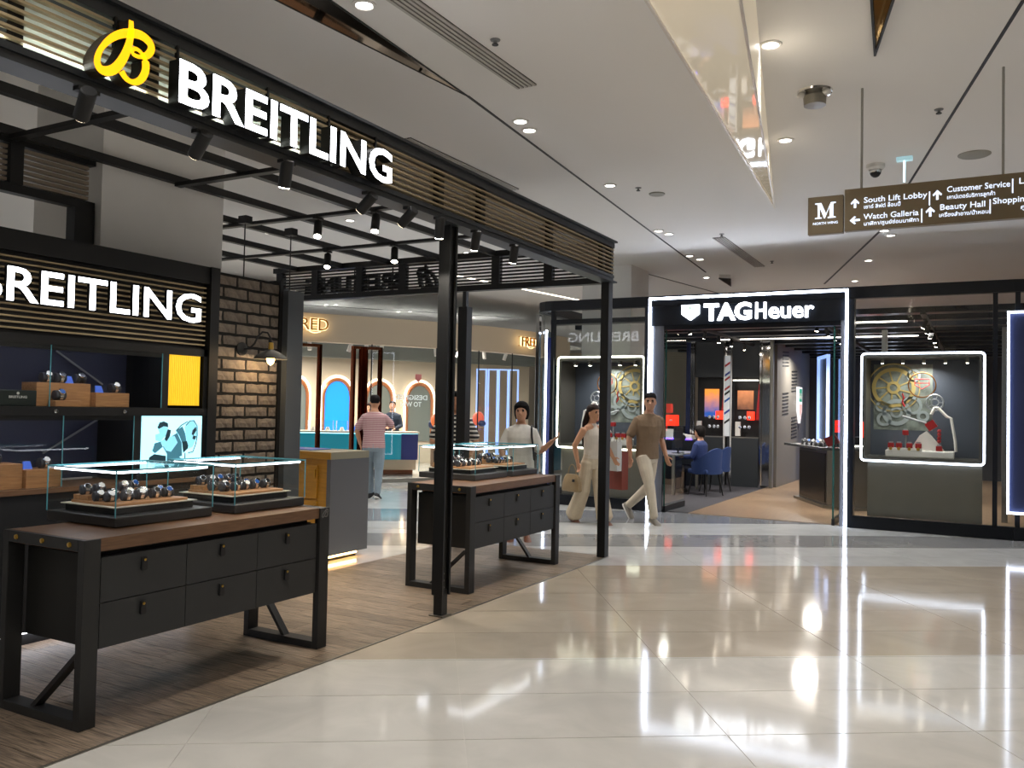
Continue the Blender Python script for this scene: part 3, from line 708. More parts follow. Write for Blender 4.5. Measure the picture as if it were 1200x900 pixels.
# ---- watches
def make_watch(dial, strapm, label, grp):
    t = thing('wristwatch', label, 'watch', (0, 0, 0), group=grp)
    # roll lies along local Y; watch faces +X and up
    r = .031
    MB().tube([(0, -.034, r), (0, -.030, r), (0, .030, r), (0, .034, r)], [r*.86, r, r, r*.86], 16).build('cushion', CUSH, t, True)
    mb = MB(); n = 16; w = .011
    A = [math.radians(-50+190*k/n) for k in range(n+1)]
    for k in range(n):
        a0, a1 = A[k], A[k+1]
        p = lambda a, rr, y: (rr*math.cos(a), y, r+rr*math.sin(a))
        R = r+.0045
        mb.raw([p(a0, R, -w), p(a1, R, -w), p(a1, R, w), p(a0, R, w), p(a0, r, -w), p(a1, r, -w), p(a1, r, w), p(a0, r, w)], [(0, 1, 2, 3), (0, 1, 5, 4), (3, 2, 6, 7), (0, 3, 7, 4), (1, 2, 6, 5)])
    mb.build('bracelet', strapm, t)
    a = math.radians(38); d = Vector((math.cos(a), 0, math.sin(a))); q = d.to_track_quat('Z', 'Y').to_matrix().to_4x4(); c = Vector((0, 0, r))+d*(r+.001)
    MB().lathe([(.0, -.004), (.02, -.004), (.0215, .0), (.0215, .008), (.018, .011)], 22, T_(c) @ q).build('case', SILV, t, True)
    MB().lathe([(.018, .0105), (0, .0108)], 22, T_(c) @ q).build('dial', dial, t)
    MB().cyl(c+Vector((0, .0215, .002)), c+Vector((0, .027, .002)), .0035, 8).build('crown', SILV, t)
    return t
WP = {}
def watch(x, y, z, rz=0.0, kind='k', label='steel wristwatch', grp='watches', s=1.0):
    dial = {'k': DIALK, 'b': DIALB, 'w': DIALW, 'l': DIALK}[kind]; st = LEATHER if kind == 'l' else SILV
    if kind not in WP: t = make_watch(dial, st, label, grp); WP[kind] = t
    else: t = copy_tree(WP[kind])
    if s == 1.0: s = .86
    t.location = (x, y, z); t.rotation_euler = (0, 0, rz); t.scale = (s, s, s); t['label'] = label; t['group'] = grp
    return t

# ---- cabinet goods
def riser(x0, x1, y0, y1, z0, z1, label):
    return MB().box(x0, x1, y0, y1, z0, z1, .003).solo('wooden_riser', OAKL, label, 'display block', 'wooden blocks on the cabinet shelves')
zs = 1.501; zc = .986
riser(-5.46, -5.30, 3.32, 3.70, zs, zs+.155, 'large oak block on the upper cabinet shelf'); riser(-5.40, -5.25, 3.705, 3.965, zs, zs+.098, 'lower oak block beside the large one on the upper cabinet shelf')
riser(-5.297, -5.222, 3.40, 3.58, zs, zs+.04, 'thin walnut plinth in front of the large oak block')
riser(-5.45, -5.25, 2.5, 3.22, zc, zc+.155, 'large oak block on the lower cabinet shelf'); riser(-5.42, -5.22, 3.225, 3.46, zc, zc+.115, 'lower oak block beside the large one on the lower cabinet shelf')
G = 'watches on the cabinet shelves'
for (x, y, z, k, lb) in ((-5.36, 3.42, zs+.156, 'w', 'white-dial watch on the large oak block of the upper shelf'), (-5.34, 3.50, zs+.156, 'k', 'black-dial watch on the large oak block of the upper shelf, in the middle'),
                         (-5.34, 3.64, zs+.156, 'l', 'leather-strap watch at the end of the large upper oak block'), (-5.33, 3.90, zs+.099, 'w', 'white-dial watch on the lower oak block of the upper shelf'),
                         (-5.262, 3.45, zs+.041, 'b', 'blue-dial watch on the thin walnut plinth'),
                         (-5.34, 2.86, zc+.156, 'k', 'watch on the large oak block of the lower shelf'), (-5.34, 2.98, zc+.156, 'k', 'watch on the large oak block of the lower shelf'), (-5.34, 3.09, zc+.156, 'k', 'watch on the large oak block of the lower shelf'),
                         (-5.32, 3.40, zc+.116, 'w', 'white-dial watch on the lower oak block of the lower shelf')):
    watch(x, y, z, 0, k, lb, G, 1.05)
BLUECARD = mat('blue_card', '#3a5cb8', .4, emit=.25, ecol='#4a70d8')
for (x, y, z, lb) in ((-5.33, 3.565, zs+.155, 'small blue card leaning between watches on the large upper oak block'), (-5.33, 3.79, zs+.098, 'small blue card on the lower oak block of the upper shelf'), (-5.31, 3.29, zc+.115, 'small blue card on the lower oak block of the lower shelf')):
    MB().prism([(-.03, 0), (.03, 0), (.022, .05), (-.022, .05)], (x, y, z), (0, 1, 0), (-.3, 0, .95), (-.01, 0, 0)).solo('info_card', BLUECARD, lb, 'card', 'blue cards on the cabinet shelves')
t = thing('presentation_box', 'dark green watch box with white lettering on the upper cabinet shelf', 'box', (-5.33, 3.19, zs))
MB().box(-5.42, -5.26, 3.06, 3.30, zs, zs+.10, .005).build('body', mat('dark_green', '#16211f', .5), t)
line_text('BREITLING', t, (-5.258, 3.12, zs+.05), (0, 1, 0), (0, 0, 1), .014, WHITE, .02, .115)
MB().lathe([(.009, 0), (.009, .002), (0, .002)], 10, T_((-5.26, 3.178, zs+.08)) @ Matrix.Rotation(math.radians(90), 4, 'Y')).build('emblem', WHITE, t)

# ================================================================== brick pier, panel, lamp
def build_brick():
    X = -5.25
    w = MB().box(X-.30, X-.012, 4.69, 5.40, 0, 2.575).struct('wall_brick', mat('mortar', '#0b0a09', .9), 'dark brick pier between the cabinet and the grey panel')
    W = mat('brick_face', '#6a6056', .9, noise=.28, nscale=14, rand=.2, bump=.8, bscale=40)
    cache = {}
    def rough(w_, h_, var):
        k = (round(w_, 3), var)
        if k in cache: return cache[k]
        rnd = random.Random(var*13+int(w_*1000)); mb = MB(); nx = 5; nz = 3; pts = []
        for j in range(nz):
            for i in range(nx):
                e = (i in (0, nx-1)) or (j in (0, nz-1))
                pts.append(((rnd.random()*.006 if not e else -.004), -w_/2+w_*i/(nx-1)+(rnd.uniform(-.003, .003)), -h_/2+h_*j/(nz-1)+rnd.uniform(-.003, .003)))
        b = [(-.02, p[1], p[2]) for p in pts]; fs = []
        for j in range(nz-1):
            for i in range(nx-1): a = j*nx+i; fs.append((a, a+1, a+nx+1, a+nx))
        n = nx*nz; ring = [i for i in range(nx)]+[nx*j+nx-1 for j in range(1, nz)]+[nx*(nz-1)+i for i in range(nx-2, -1, -1)]+[nx*j for j in range(nz-2, 0, -1)]
        for i in range(len(ring)): a, c = ring[i], ring[(i+1) % len(ring)]; fs.append((a, c, c+n, a+n))
        mb.raw(pts+b, fs); cache[k] = mb.mesh('brick', W); return cache[k]
    H = .0945; BL = .255; m = .024; z = 2.565-H/2; r = 0
    while z > .08:
        y = 4.692-(BL/2+.03 if r % 2 else .02)
        while y < 5.395:
            a, b = max(y+m/2, 4.693), min(y+BL-m/2, 5.392)
            if b-a > .03: inst(rough(b-a, H-m, random.randrange(4)), 'brick', w, (X, (a+b)/2, z))
            y += BL
        z -= H; r += 1
    MB().box(X-.30, X+.0, 5.405, 5.44, 0, 2.60).solo('black_corner_post', BLKM, 'thin black post edging the brick pier', 'post')
    MB().box(X-.24, X+.06, 5.44, 5.63, 0, 2.52, .003).solo('grey_end_panel', mat('panel_slate', '#44484c', .5), 'flat slate-grey panel standing beside the brick pier', 'panel')
    t = thing('wall_lamp', 'black goosenecked wall lamp with a dished metal shade and glowing bulb on the brick pier', 'lamp', (X, 5.02, 1.97))
    Q = Matrix.Rotation(math.radians(90), 4, 'Y')
    MB().lathe([(.055, 0), (.055, .012), (.04, .022), (.018, .03), (.0, .032)], 20, T_((X, 4.985, 1.985)) @ Q).build('wall_plate', BLKM, t, True)
    arc = [(X+.03, 4.985, 1.985), (X+.07, 5.01, 1.99), (X+.10, 5.03, 2.03), (X+.12, 5.045, 2.09), (X+.15, 5.065, 2.125), (X+.185, 5.085, 2.12), (X+.205, 5.097, 2.08), (X+.21, 5.10, 2.035)]
    MB().tube(arc, .008, 8).build('arm', BLKM, t, True)
    c = (X+.21, 5.10, 0)
    MB().lathe([(.0, 2.04), (.018, 2.04), (.022, 2.0), (.02, 1.985)], 16, T_(c)).build('socket', BRASS, t, True)
    MB().lathe([(.02, 1.985), (.06, 1.968), (.115, 1.935), (.135, 1.905), (.13, 1.905), (.11, 1.93), (.055, 1.962), (.02, 1.978)], 28, T_(c)).build('shade', mat('lamp_shade_metal', '#262421', .75, .1), t, True)
    MB().lathe([(.012, 1.965), (.026, 1.93), (.032, 1.905), (.024, 1.875), (.008, 1.86), (0, 1.858)], 16, T_(c)).build('bulb', mat('lamp_bulb', '#ffd9a0', .2, emit=18, ecol='#ffc070'), t, True)
    lamp('bulb_lamp', 'POINT', (.21, 5.10-5.02, 1.86-1.97), 6, (1, .75, .45), t, .03)
build_brick()
# pendant cords seen above the brick
for i, (x, y, zt) in enumerate(((-6.0, 5.7, 3.28), (-6.0, 6.3, 3.28))):
    t = thing('pendant_cord', 'thin black pendant cord with ceiling rose hanging behind the brick pier', 'pendant', (x, y, 2.2), group='pendant cords behind the brick pier')
    MB().box(x-.05, x+.05, y-.04, y+.04, zt-.07, zt).build('ceiling_rose', BLKM, t); MB().cyl((x, y, 2.2), (x, y, zt-.05), .006, 6).build('cord', BLKM, t)

# ================================================================== drawer tables
def make_table():
    t = thing('drawer_table', '', 'table', (0, 0, 0), group='drawer tables in the watch booth')
    # local: x -.32..+.32 (front at +x), y 0..1.71
    LM = mat('table_steel', '#2a2a2a', .5, .2)
    for y0, y1 in ((0, .088), (1.622, 1.71)):
        for x0, x1 in ((.275, .32), (-.32, -.275)):
            MB().box(x0, x1, y0, y1, .0, .885, .003).build('leg', LM, t)
        MB().box(-.275, .275, y0, y1, .0, .045, .002).build('foot_bar', LM, t)
        MB().box(-.275, .275, y0, y0+.02 if y0 == 0 else y1, .83, .885).build('end_rail', LM, t)
        xb = (-.02, .26) if y0 == 0 else (-.02, -.27)
    MB().bar((-.08, .05, .04), (.255, .05, .345), .022, .05, (0, 1, 0)).build('brace', LM, t)
    MB().bar((.02, 1.66, .04), (-.22, 1.66, .345), .022, .05, (0, 1, 0)).build('brace', LM, t)
    MB().box(-.30, .31, .022, 1.622, .822, .886, .002).build('table_top', OAK, t)
    body = MB().box(-.27, .255, .10, 1.61, .355, .795).build('drawer_box', mat('box_dark', '#1f1f1e', .6), t)
    MB().box(-.25, .24, .12, 1.59, .795, .822).build('shadow_gap', BLKM, t)
    for i in range(3):
        for j in range(2):
            a = .102+i*.5033; b = a+.4995; z0 = .358+j*.2185; z1 = z0+.2145
            d = MB().box(.255, .305, a, b, z0, z1, .0015).build('drawer', DARK, t)
            y = (a+b)/2-.015; z = z1-.028
            h = MB().prism([(-.013, .0), (.013, 0), (.017, -.058), (.010, -.066), (-.010, -.066), (-.017, -.058)], (.3055, y, z), (0, 1, 0), (0, 0, 1), (.012, 0, 0)).build('pull_tab', LEATHER, d)
            MB().lathe([(.007, 0), (.007, .004), (0, .005)], 10, T_((.3175, y, z-.012)) @ Matrix.Rotation(math.radians(90), 4, 'Y')).build('rivet', BRASS, d)
    for x in (-.21, 0, .21):
        MB().lathe([(.013, 0), (.011, .007), (0, .009)], 12, T_((x, 0, .857)) @ Matrix.Rotation(math.radians(90), 4, 'X')).build('stud', BRASS, t)
    return t
tb1 = make_table(); tb2 = copy_tree(tb1)
tb1.location = (-3.98, 2.55, .006); tb1['label'] = 'nearer dark grey drawer table with walnut top, its end legs fully in view'
tb2.location = (-4.02, 6.05, .006); tb2['label'] = 'farther dark grey drawer table with walnut top, standing behind the canopy post'
eb = script_mark(tb1, (-3.656, 4.213, .862), (0, 1, 0), (0, 0, 1), (SILV, SILV), width=.018, depth=.003, sc=.2)

# ---- glass cases
def glass_case(x0, x1, y0, y1, z, label):
    t = thing('display_case', label, 'display case', ((x0+x1)/2, (y0+y1)/2, z), group='glass cases on the drawer tables')
    MB().box(x0, x1, y0, y1, z+.004, z+.055, .006).build('base', mat('case_base', '#39393a', .4), t)
    MB().box(x0+.07, x1-.09, y0+.06, y1-.06, z+.055, z+.092, .003).build('platform', DGREY, t)
    MB().box(x0+.05, x1-.075, y0+.045, y1-.045, z+.092, z+.097).build('platform_edge', mat('platform_light', '#cfc8b8', .4), t)
    MB().box(x0+.09, x1-.10, y0+.08, y1-.09, z+.097, z+.112, .002).build('tray', OAKL, t)
    zt = z+.292; zb = z+.055; e = .006
    MB().pane('X', x1, y0, y1, zb, zt).build('glass_pane', GLASS, t); MB().pane('X', x0, y0, y1, zb, zt).build('glass_pane', GLASS, t)
    MB().pane('Y', y0, x0, x1, zb, zt).build('glass_pane', GLASS, t); MB().pane('Y', y1, x0, x1, zb, zt).build('glass_pane', GLASS, t)
    MB().quad((x0, y0, zt), (x1, y0, zt), (x1, y1, zt), (x0, y1, zt)).build('glass_pane', GLASS, t)
    s = .0025
    for x, y in ((x1, y0), (x1, y1), (x0, y0), (x0, y1)): MB().box(x-s, x+s, y-s, y+s, zb, zt+e).build('glass_edge', GLASSE, t)
    for a in ((x0-s, x1+s, y0-s, y0+s), (x0-s, x1+s, y1-s, y1+s), (x1-s, x1+s, y0, y1), (x0-s, x0+s, y0, y1)): MB().box(*a, zt-.001, zt+e+.001).build('glass_edge', GLASSE, t)
    for a in ((x1-.03, x1-.016, y0+.03, y1-.03), (x0+.016, x0+.03, y0+.03, y1-.03)):
        MB().box(*a, zt-.014, zt-.002).build('led_bar', LEDC, t)
    MB().box(x0+.03, x1-.03, y0+.016, y0+.03, zt-.014, zt-.002).build('led_bar', LEDC, t)
    return t, z+.112
def fill(x0, x1, y0, y1, z, where, kinds, seed, riserlab):
    rnd = random.Random(seed); grp = 'watches in the glass case on the '+where
    xr = x0+.15
    MB().box(x0+.10, x0+.22, y0+.085, y1-.1, z, z+.028, .002).solo('wooden_riser', OAKL, riserlab, 'display block', 'wooden strips inside the glass cases')
    n = 0
    for (xx, zz, m) in ((x0+.16, z+.028, 6), (x0+.27, z, 5), (x0+.36, z, 5)):
        for i in range(m):
            y = y0+.12+(y1-y0-.26)*i/(m-1)+rnd.uniform(-.008, .008)
            if rnd.random() < .14: continue
            k = kinds[n % len(kinds)]; n += 1
            nm = {'k': 'black-dial steel watch', 'b': 'blue-dial steel watch', 'w': 'white-dial steel watch', 'l': 'black-dial watch on a leather strap'}[k]
            row = 'back row' if zz > z else ('middle row' if xx < x0+.3 else 'front row')
            watch(xx+rnd.uniform(-.01, .01), y, zz, rnd.uniform(-.25, .1)-.12, k, '%s, %s, glass case at %s' % (nm, row, where), grp+', '+row)
for (b, where, kinds, lab, sd) in (((-4.45, -3.88, 2.87, 3.50, .892), "nearer table's studded end", 'kwkbw', 'glass watch case over the studded end of the nearer drawer table', 1),
                          ((-4.42, -3.84, 3.63, 4.22, .892), "nearer table's emblem end", 'kwbkl', 'glass watch case near the emblem leg of the nearer drawer table', 2),
                          ((-4.56, -3.95, 6.53, 7.12, .892), "farther table behind the post", 'kwkw', 'glass watch case on the farther drawer table, partly behind the canopy post', 3),
                          ((-4.54, -3.93, 7.19, 7.71, .892), "farther table by the lady", 'wkbk', 'glass watch case at the far end of the farther drawer table', 4)):
    c, zt = glass_case(*b[:4], b[4], lab)
    fill(b[0], b[1], b[2], b[3], zt, where, kinds, sd, 'oak strip under the back row of watches on the '+where)

# ================================================================== reception desk
t = thing('reception_desk', 'grey fronted reception desk with a golden oak inner side and glowing plinth', 'desk', (-6.1, 6.75, 0))
GOLD = mat('golden_oak', '#b8821e', .5, noise=.12, nscale=6, stretch=(1, 1, 10))
MB().box(-5.60, -5.55, 6.46, 7.05, .075, 1.01).build('front_panel', mat('desk_grey', '#5d5e61', .55), t)
MB().box(-6.7, -5.55, 6.46, 7.05, 1.01, 1.082, .003).build('desk_top', mat('desk_top_grey', '#8d8874', .5), t)
MB().box(-6.7, -5.60, 6.47, 7.04, .075, 1.01).build('body', GOLD, t)
MB().box(-6.68, -5.551, 6.45, 6.461, 1.012, 1.08).build('edge_band', GOLD, t)
for x0, x1, z0, z1 in ((-6.1, -5.72, .62, .95), (-6.1, -5.72, .25, .6)):
    d = MB().box(x0, x1, 6.455, 6.47, z0, z1, .003).build('door', GOLD, t); MB().box(x1-.03, x1-.02, 6.445, 6.455, z1-.12, z1-.04).build('handle', BRASS, d)
MB().box(-6.6, -5.66, 6.5, 7.0, 0, .075).build('plinth', BLKM, t)
MB().box(-5.658, -5.645, 6.5, 7.0, .03, .06).build('led_strip', LEDY, t)
MB().box(-6.35, -5.95, 6.62, 6.92, 1.083, 1.09, .002).solo('desk_mat', mat('blue_mat', '#2860c8', .3), 'blue presentation mat lying on the reception desk', 'mat')
t = thing('acrylic_stand', 'thin bronze upright stand on the reception desk', 'stand', (-6.2, 6.52, 1.082))
MB().box(-6.26, -6.14, 6.48, 6.56, 1.082, 1.09).build('base', BRONZE, t); MB().box(-6.21, -6.19, 6.51, 6.53, 1.09, 1.48).build('upright', BRONZE, t)
MB().box(-6.62, -6.42, 6.55, 6.70, 1.083, 1.12, .004).solo('paper_stack', WHITE, 'white stack of papers on the reception desk', 'papers')
# ================================================================== watch shop with lit portal (facade plane Y = 12.65)
FY = 12.65
NB = mat('shop_black', '#0f131a', .3, .3)
def build_shop():
    t = thing('shop_front', 'black framed glass shop front with white neon outlined entrance portal', 'shop front', (-3.08, FY, 0))
    # head beam, with rounded left and right corners
    def beam(z0, z1, name, depth=.12, gap=None):
        mb = MB()
        pth = [(-6.55, FY+3.4), (-6.55, FY+.35)]+[(-6.2-.35*math.cos(math.radians(a)), FY+.35-.35*math.sin(math.radians(a))) for a in (20, 45, 70)]+[(-6.2, FY), (.35, FY)]+[(.35+.8*math.sin(math.radians(a)), FY+.8-.8*math.cos(math.radians(a))) for a in (15, 35, 60, 90)]+[(1.15, FY+3.0)]
        segs = list(zip(pth[:-1], pth[1:]))
        if gap:
            segs = [q for q in segs if not (q[0] == (-6.2, FY) and q[1] == (.35, FY))]+[((-6.2, FY), (gap[0], FY)), ((gap[1], FY), (.35, FY))]
        if gap:
            for q in segs[-2:]: MB().bar(Vector((*q[0], (z0+z1)/2)), Vector((*q[1], (z0+z1)/2)), depth, z1-z0).build(name, NB, t)
            for part in (segs[:5], segs[5:-2]):
                m2 = MB()
                for a, b in part: m2.bar(Vector((*a, (z0+z1)/2)), Vector((*b, (z0+z1)/2)), depth, z1-z0)
                o_ = m2.build(name, NB, t)
            return o_
        for a, b in segs:
            d = Vector((b[0]-a[0], b[1]-a[1], 0)).normalized(); e = d*.02
            mb.bar(Vector((*a, (z0+z1)/2))-e*.5, Vector((*b, (z0+z1)/2))+e*.5, depth, z1-z0)
        return mb.build(name, NB, t)
    beam(3.165, 3.325, 'head_beam'); beam(0, .165, 'plinth', .10, (-4.56, -1.60))
    # portal: black fascia, jambs, neon outline
    MB().box(-4.50, -1.66, FY-.04, FY+.10, 2.865, 3.29).build('sign_fascia', mat('fascia_black', '#171c24', .22, .2), t)
    for x0, x1 in ((-4.60, -4.53), (-1.63, -1.55)): MB().box(x0, x1, FY-.05, FY+.12, 0, 3.325).build('portal_jamb', NB, t)
    for x0, x1 in ((-4.50, -4.30), (-1.73, -1.66)): MB().box(x0, x1, FY-.01, FY+.03, 0, 2.865).build('jamb_lining', mat('jamb_steel', '#6c6e74', .25, .7), t)
    for b in ((-4.53, -4.495, 0, 3.30), (-1.665, -1.63, 0, 3.30)): MB().box(b[0], b[1], FY-.075, FY-.045, b[2], b[3]).build('neon_tube', NEON, t)
    MB().box(-4.495, -1.665, FY-.075, FY-.045, 3.265, 3.30).build('neon_tube', NEON, t)
    # mullions and glazing left and right
    for x in (-6.2, .15, .40): MB().box(x-.028, x+.028, FY-.04, FY+.05, .165, 3.165).build('mullion', NB, t)
    for x0, x1 in ((-6.17, -4.60), (-1.55, .122), (.178, .37)):
        MB().pane('Y', FY, x0, x1, .165, 3.165).build('glass_pane', GLASS, t)
    # curved corner pane (left)
    mb = MB(); A = [math.radians(a) for a in (0, 22, 45, 68, 90)]
    for a0, a1 in zip(A[:-1], A[1:]):
        p = lambda a: (-6.2-.33*math.cos(a), FY+.35-.33*math.sin(a))
        x0, y0 = p(a0); x1, y1 = p(a1); mb.quad((x0, y0, .165), (x1, y1, .165), (x1, y1, 3.165), (x0, y0, 3.165))
    mb.build('glass_pane', GLASS, t)
    # open glass doors of the portal with rails
    for x, s in ((-4.28, 1), (-1.82, -1)):
        d = MB().pane('X', x, FY+.05, FY+1.05, .09, 2.80).build('glass_door', glass('door_glass', (.86, .93, .92)), t)
        MB().box(x-.012, x+.012, FY+.045, FY+.055, .03, 2.84).build('door_edge', mat('door_edge_green', '#1f4a44', .2), d)
        MB().box(x-.02, x+.02, FY+.04, FY+1.05, .0, .09).build('bottom_rail', NB, d)
    MB().box(-4.5, -1.66, FY, FY+.12, 2.80, 2.865).build('door_head', NB, t)
    return t
build_shop()
t = thing('illuminated_sign', 'white TAGHeuer letters with shield emblem on the black portal fascia', 'sign', (-3.0, FY-.07, 2.92))
letters('TAG', t, (-3.66, FY-.06, 2.927), (1, 0, 0), (0, 0, 1), .235, .04, (LETTER, LETTER), .030, .70)
letters('H', t, (-2.915, FY-.06, 2.927), (1, 0, 0), (0, 0, 1), .235, .04, (LETTER, LETTER), .006, .165)
letters('euer', t, (-2.72, FY-.06, 2.927), (1, 0, 0), (0, 0, 1), .235, .04, (LETTER, LETTER), .010, .635)
sh = [(-.135, .11), (.135, .11), (.135, -.03), (0, -.125), (-.135, -.03)]
MB().prism(sh, (-3.87, FY-.05, 3.055), (1, 0, 0), (0, 0, 1), (0, -.03, 0)).build('shield', LETTER, t)
MB().prism([(-.112, .09), (.112, .09), (.112, .022), (-.112, .022)], (-3.87, FY-.081, 3.055), (1, 0, 0), (0, 0, 1), (0, -.002, 0)).build('shield_upper', mat('shield_green', '#cfeee0', .4, emit=2.2, ecol='#bfeed8'), t)
MB().prism([(-.112, .006), (.112, .006), (.112, -.02), (0, -.098), (-.112, -.02)], (-3.87, FY-.081, 3.055), (1, 0, 0), (0, 0, 1), (0, -.002, 0)).build('shield_lower', mat('shield_red', '#f2d8d0', .4, emit=2.2, ecol='#f6dcd4'), t)
line_text('TAG', t, (-3.945, FY-.084, 3.09), (1, 0, 0), (0, 0, 1), .045, WHITE, .03, .15); line_text('HEUER', t, (-3.955, FY-.084, 3.016), (1, 0, 0), (0, 0, 1), .035, WHITE, .02, .17)

# ---- floor, carpet and ceiling beams of the shop
MB().box(-3.93, .9, FY+.15, 24, -.003, .004).struct('floor.002', mat('shop_oak', '#86705a', .3, noise=.12, nscale=3, stretch=(6, 1, 1)), 'honey oak floor inside the watch shop')
MB().box(-6.5, -3.93, FY+.15, 24, -.003, .006).struct('floor.003', mat('shop_carpet', '#2d2c33', .9, noise=.12, nscale=60), 'dark carpet inside the watch shop')
MB().box(-6.9, 3.0, 24, 24.1, 0, CZ).struct('wall_back.001', mat('shop_wall', '#2a2d33', .5), 'dark rear wall of the watch shop')
def shop_ceiling():
    t = thing('ceiling_grid', 'row of black beams with a spotlight track under the watch shop ceiling', 'ceiling beams', (-3, 17, 3.0))
    y = FY+.62
    while y < 23.5:
        MB().box(-6.5, 3.0, y-.12, y+.12, 3.0, 3.08).build('beam', NB, t); y += 1.0
    for x in (-4.2, -.72, -2.2): MB().box(x-.03, x+.03, FY+.3, 22, 2.95, 3.0).build('track', BLKM, t)
    for yy in (FY+1.6, FY+4.2): MB().box(-4.6, -1.0, yy-.012, yy+.012, 2.985, 3.0).build('led_line', mat('shop_led', '#ffffff', emit=6, ecol='#fff4e4'), t)
shop_ceiling()
i = 0
for x in (-.72, -2.2, -4.2):
    for k, y in enumerate((13.6, 14.5, 15.4, 16.3, 17.3)):
        aim = (x+random.uniform(-.8, .8), y+random.uniform(-.2, 1.0), .9)
        spotlight(x, y, 2.95, aim, 'small spotlight on the %s track under the watch shop ceiling' % {-.72: 'showcase side', -2.2: 'counter side', -4.2: 'chairs side'}[x], True, .04, 'spotlights on the watch shop tracks', .12, .03, 30)

# ---- showcase windows
def gear(mb, c, R, r, teeth=0, n=36):
    c = Vector(c); mb.tube([c+Vector((R*math.cos(2*math.pi*k/n), 0, R*math.sin(2*math.pi*k/n))) for k in range(n)], r, 6, True)
def ann(mb, c, r0, r1, n=32):
    c = Vector(c); d = Vector((0, -.006, 0)); P = lambda r, k: c+Vector((r*math.cos(2*math.pi*k/n), 0, r*math.sin(2*math.pi*k/n)))
    for k in range(n):
        a, b, e, f = P(r0, k), P(r0, k+1), P(r1, k+1), P(r1, k); mb.raw([a+d, b+d, e+d, f+d, a, b, e, f], [(0, 1, 2, 3), (3, 2, 6, 7), (0, 4, 5, 1)])
def showcase(x0, flip, label):
    """window box x0..x0+1.49, z .93..2.40"""
    W = 1.49; X = (lambda a: x0+a) if not flip else (lambda a: x0+W-a)
    t = thing('showcase', label, 'showcase', (x0+W/2, FY+.35, 0), group='lit showcases beside the portal')
    def bx(mb, a0, a1, *r): return mb.box(X(a0), X(a1), *r)
    Y0, Y1 = FY+.03, FY+.62; z0, z1 = .93, 2.40
    MB().tube([(x, Y0, z) for x, z in rrect(x0+.0, x0+W, z0, z1, .05)], .014, 8, True).build('light_frame', NEON2 if not flip else NEONW, t, True)
    CS = mat('case_inside', '#56544e', .35, .3)
    bx(MB(), .03, W-.03, Y0, Y1, z0+.02, z0+.06).build('case_floor', CS, t); bx(MB(), .03, W-.03, Y0, Y1, z1-.06, z1-.02).build('case_top', CS, t)
    bx(MB(), .03, .06, Y0, Y1, z0+.06, z1-.06).build('case_side', CS, t); bx(MB(), W-.06, W-.03, Y0, Y1, z0+.06, z1-.06).build('case_side', CS, t)
    MB().box(x0+.03, x0+W-.03, Y1-.02, Y1, z0+.06, z1-.06).build('back_panel', mat('case_back', '#454c57', .4), t)
    MB().box(x0+.08, x0+W-.02, FY+.08, Y1-.02, .165, z0+.02).build('pedestal', TAUPE, t)
    for k in range(5):
        xx = x0+.25+k*.26
        s = MB().box(xx-.018, xx+.018, Y0+.1, Y0+.2, z1-.13, z1-.06).build('case_spotlight', STEEL, t)
        MB().box(xx-.014, xx+.014, Y0+.12, Y0+.18, z1-.133, z1-.13).build('case_lens', mat('case_lens', '#ffffff', emit=16, ecol='#fff6e8'), s)
    # giant movement print on the back: rings, spokes, bridges
    GO = mat('print_gold', '#9c8c58', .4, .2, emit=.05, ecol='#c8b060'); GR = mat('print_grey', '#8a9494', .4, .2, emit=.05, ecol='#a8b4b4'); DK = mat('print_dark', '#3a3c40', .4)
    yb = Y1-.03
    pic = MB().box(X(.10), X(.86), Y1-.024, Y1-.02, z0+.42, z1-.12).build('movement_print', mat('print_base', '#6a726c', .4, noise=.6, nscale=7), t)
    m = MB(); ann(m, (X(.36), yb, 1.95), .235, .285); ann(m, (X(.36), yb, 1.95), .33, .345); ann(m, (X(.36), yb, 1.95), .05, .09)
    for k in range(9):
        a = k*2*math.pi/9+.3; m.bar((X(.36)+.08*math.cos(a), yb, 1.95+.08*math.sin(a)), (X(.36)+.24*math.cos(a+.1), yb, 1.95+.24*math.sin(a+.1)), .004, .02, (0, 1, 0) if False else (0, 0, 1))
    m.build('gold_wheel', GO, pic)
    m = MB(); ann(m, (X(.40), yb, 1.60), .13, .19); ann(m, (X(.40), yb, 1.60), .05, .08); ann(m, (X(.60), yb, 1.70), .09, .13); ann(m, (X(.24), yb, 1.50), .06, .10); ann(m, (X(.20), yb, 1.68), .04, .075); ann(m, (X(.62), yb, 2.12), .06, .09); ann(m, (X(.74), yb, 1.55), .04, .08)
    m.build('steel_wheel', GR, pic)
    # ring with shield outline
    r = MB(); gear(r, (X(.74), Y0+.30, 1.98), .17, .009); r.build('copper_ring', mat('copper', '#8a5a30', .3, .8), t)
    s2 = [(-.09, .06), (.09, .06), (.09, -.02), (0, -.075), (-.09, -.02)]
    r = MB(); r.tube([(X(.74)+a, Y0+.29, 2.0+b) for a, b in s2], .008, 6, True); r.bar((X(.74)-.09, Y0+.29, 2.005), (X(.74)+.09, Y0+.29, 2.005), .01, .012); r.build('shield_outline', RED, t)
    # robot arm, wheel, ramps and boxes
    WH = mat('model_white', '#e4e2dc', .4); STL = mat('model_grey', '#a0a4a8', .35, .5)
    r = MB(); gear(r, (X(.90), Y0+.26, 1.74), .105, .012); gear(r, (X(.90), Y0+.26, 1.74), .045, .008)
    for k in range(5):
        a = k*2*math.pi/5; r.bar((X(.90)+.04*math.cos(a), Y0+.26, 1.74+.04*math.sin(a)), (X(.90)+.10*math.cos(a), Y0+.26, 1.74+.10*math.sin(a)), .008, .014)
    r.build('silver_wheel', STL, t)
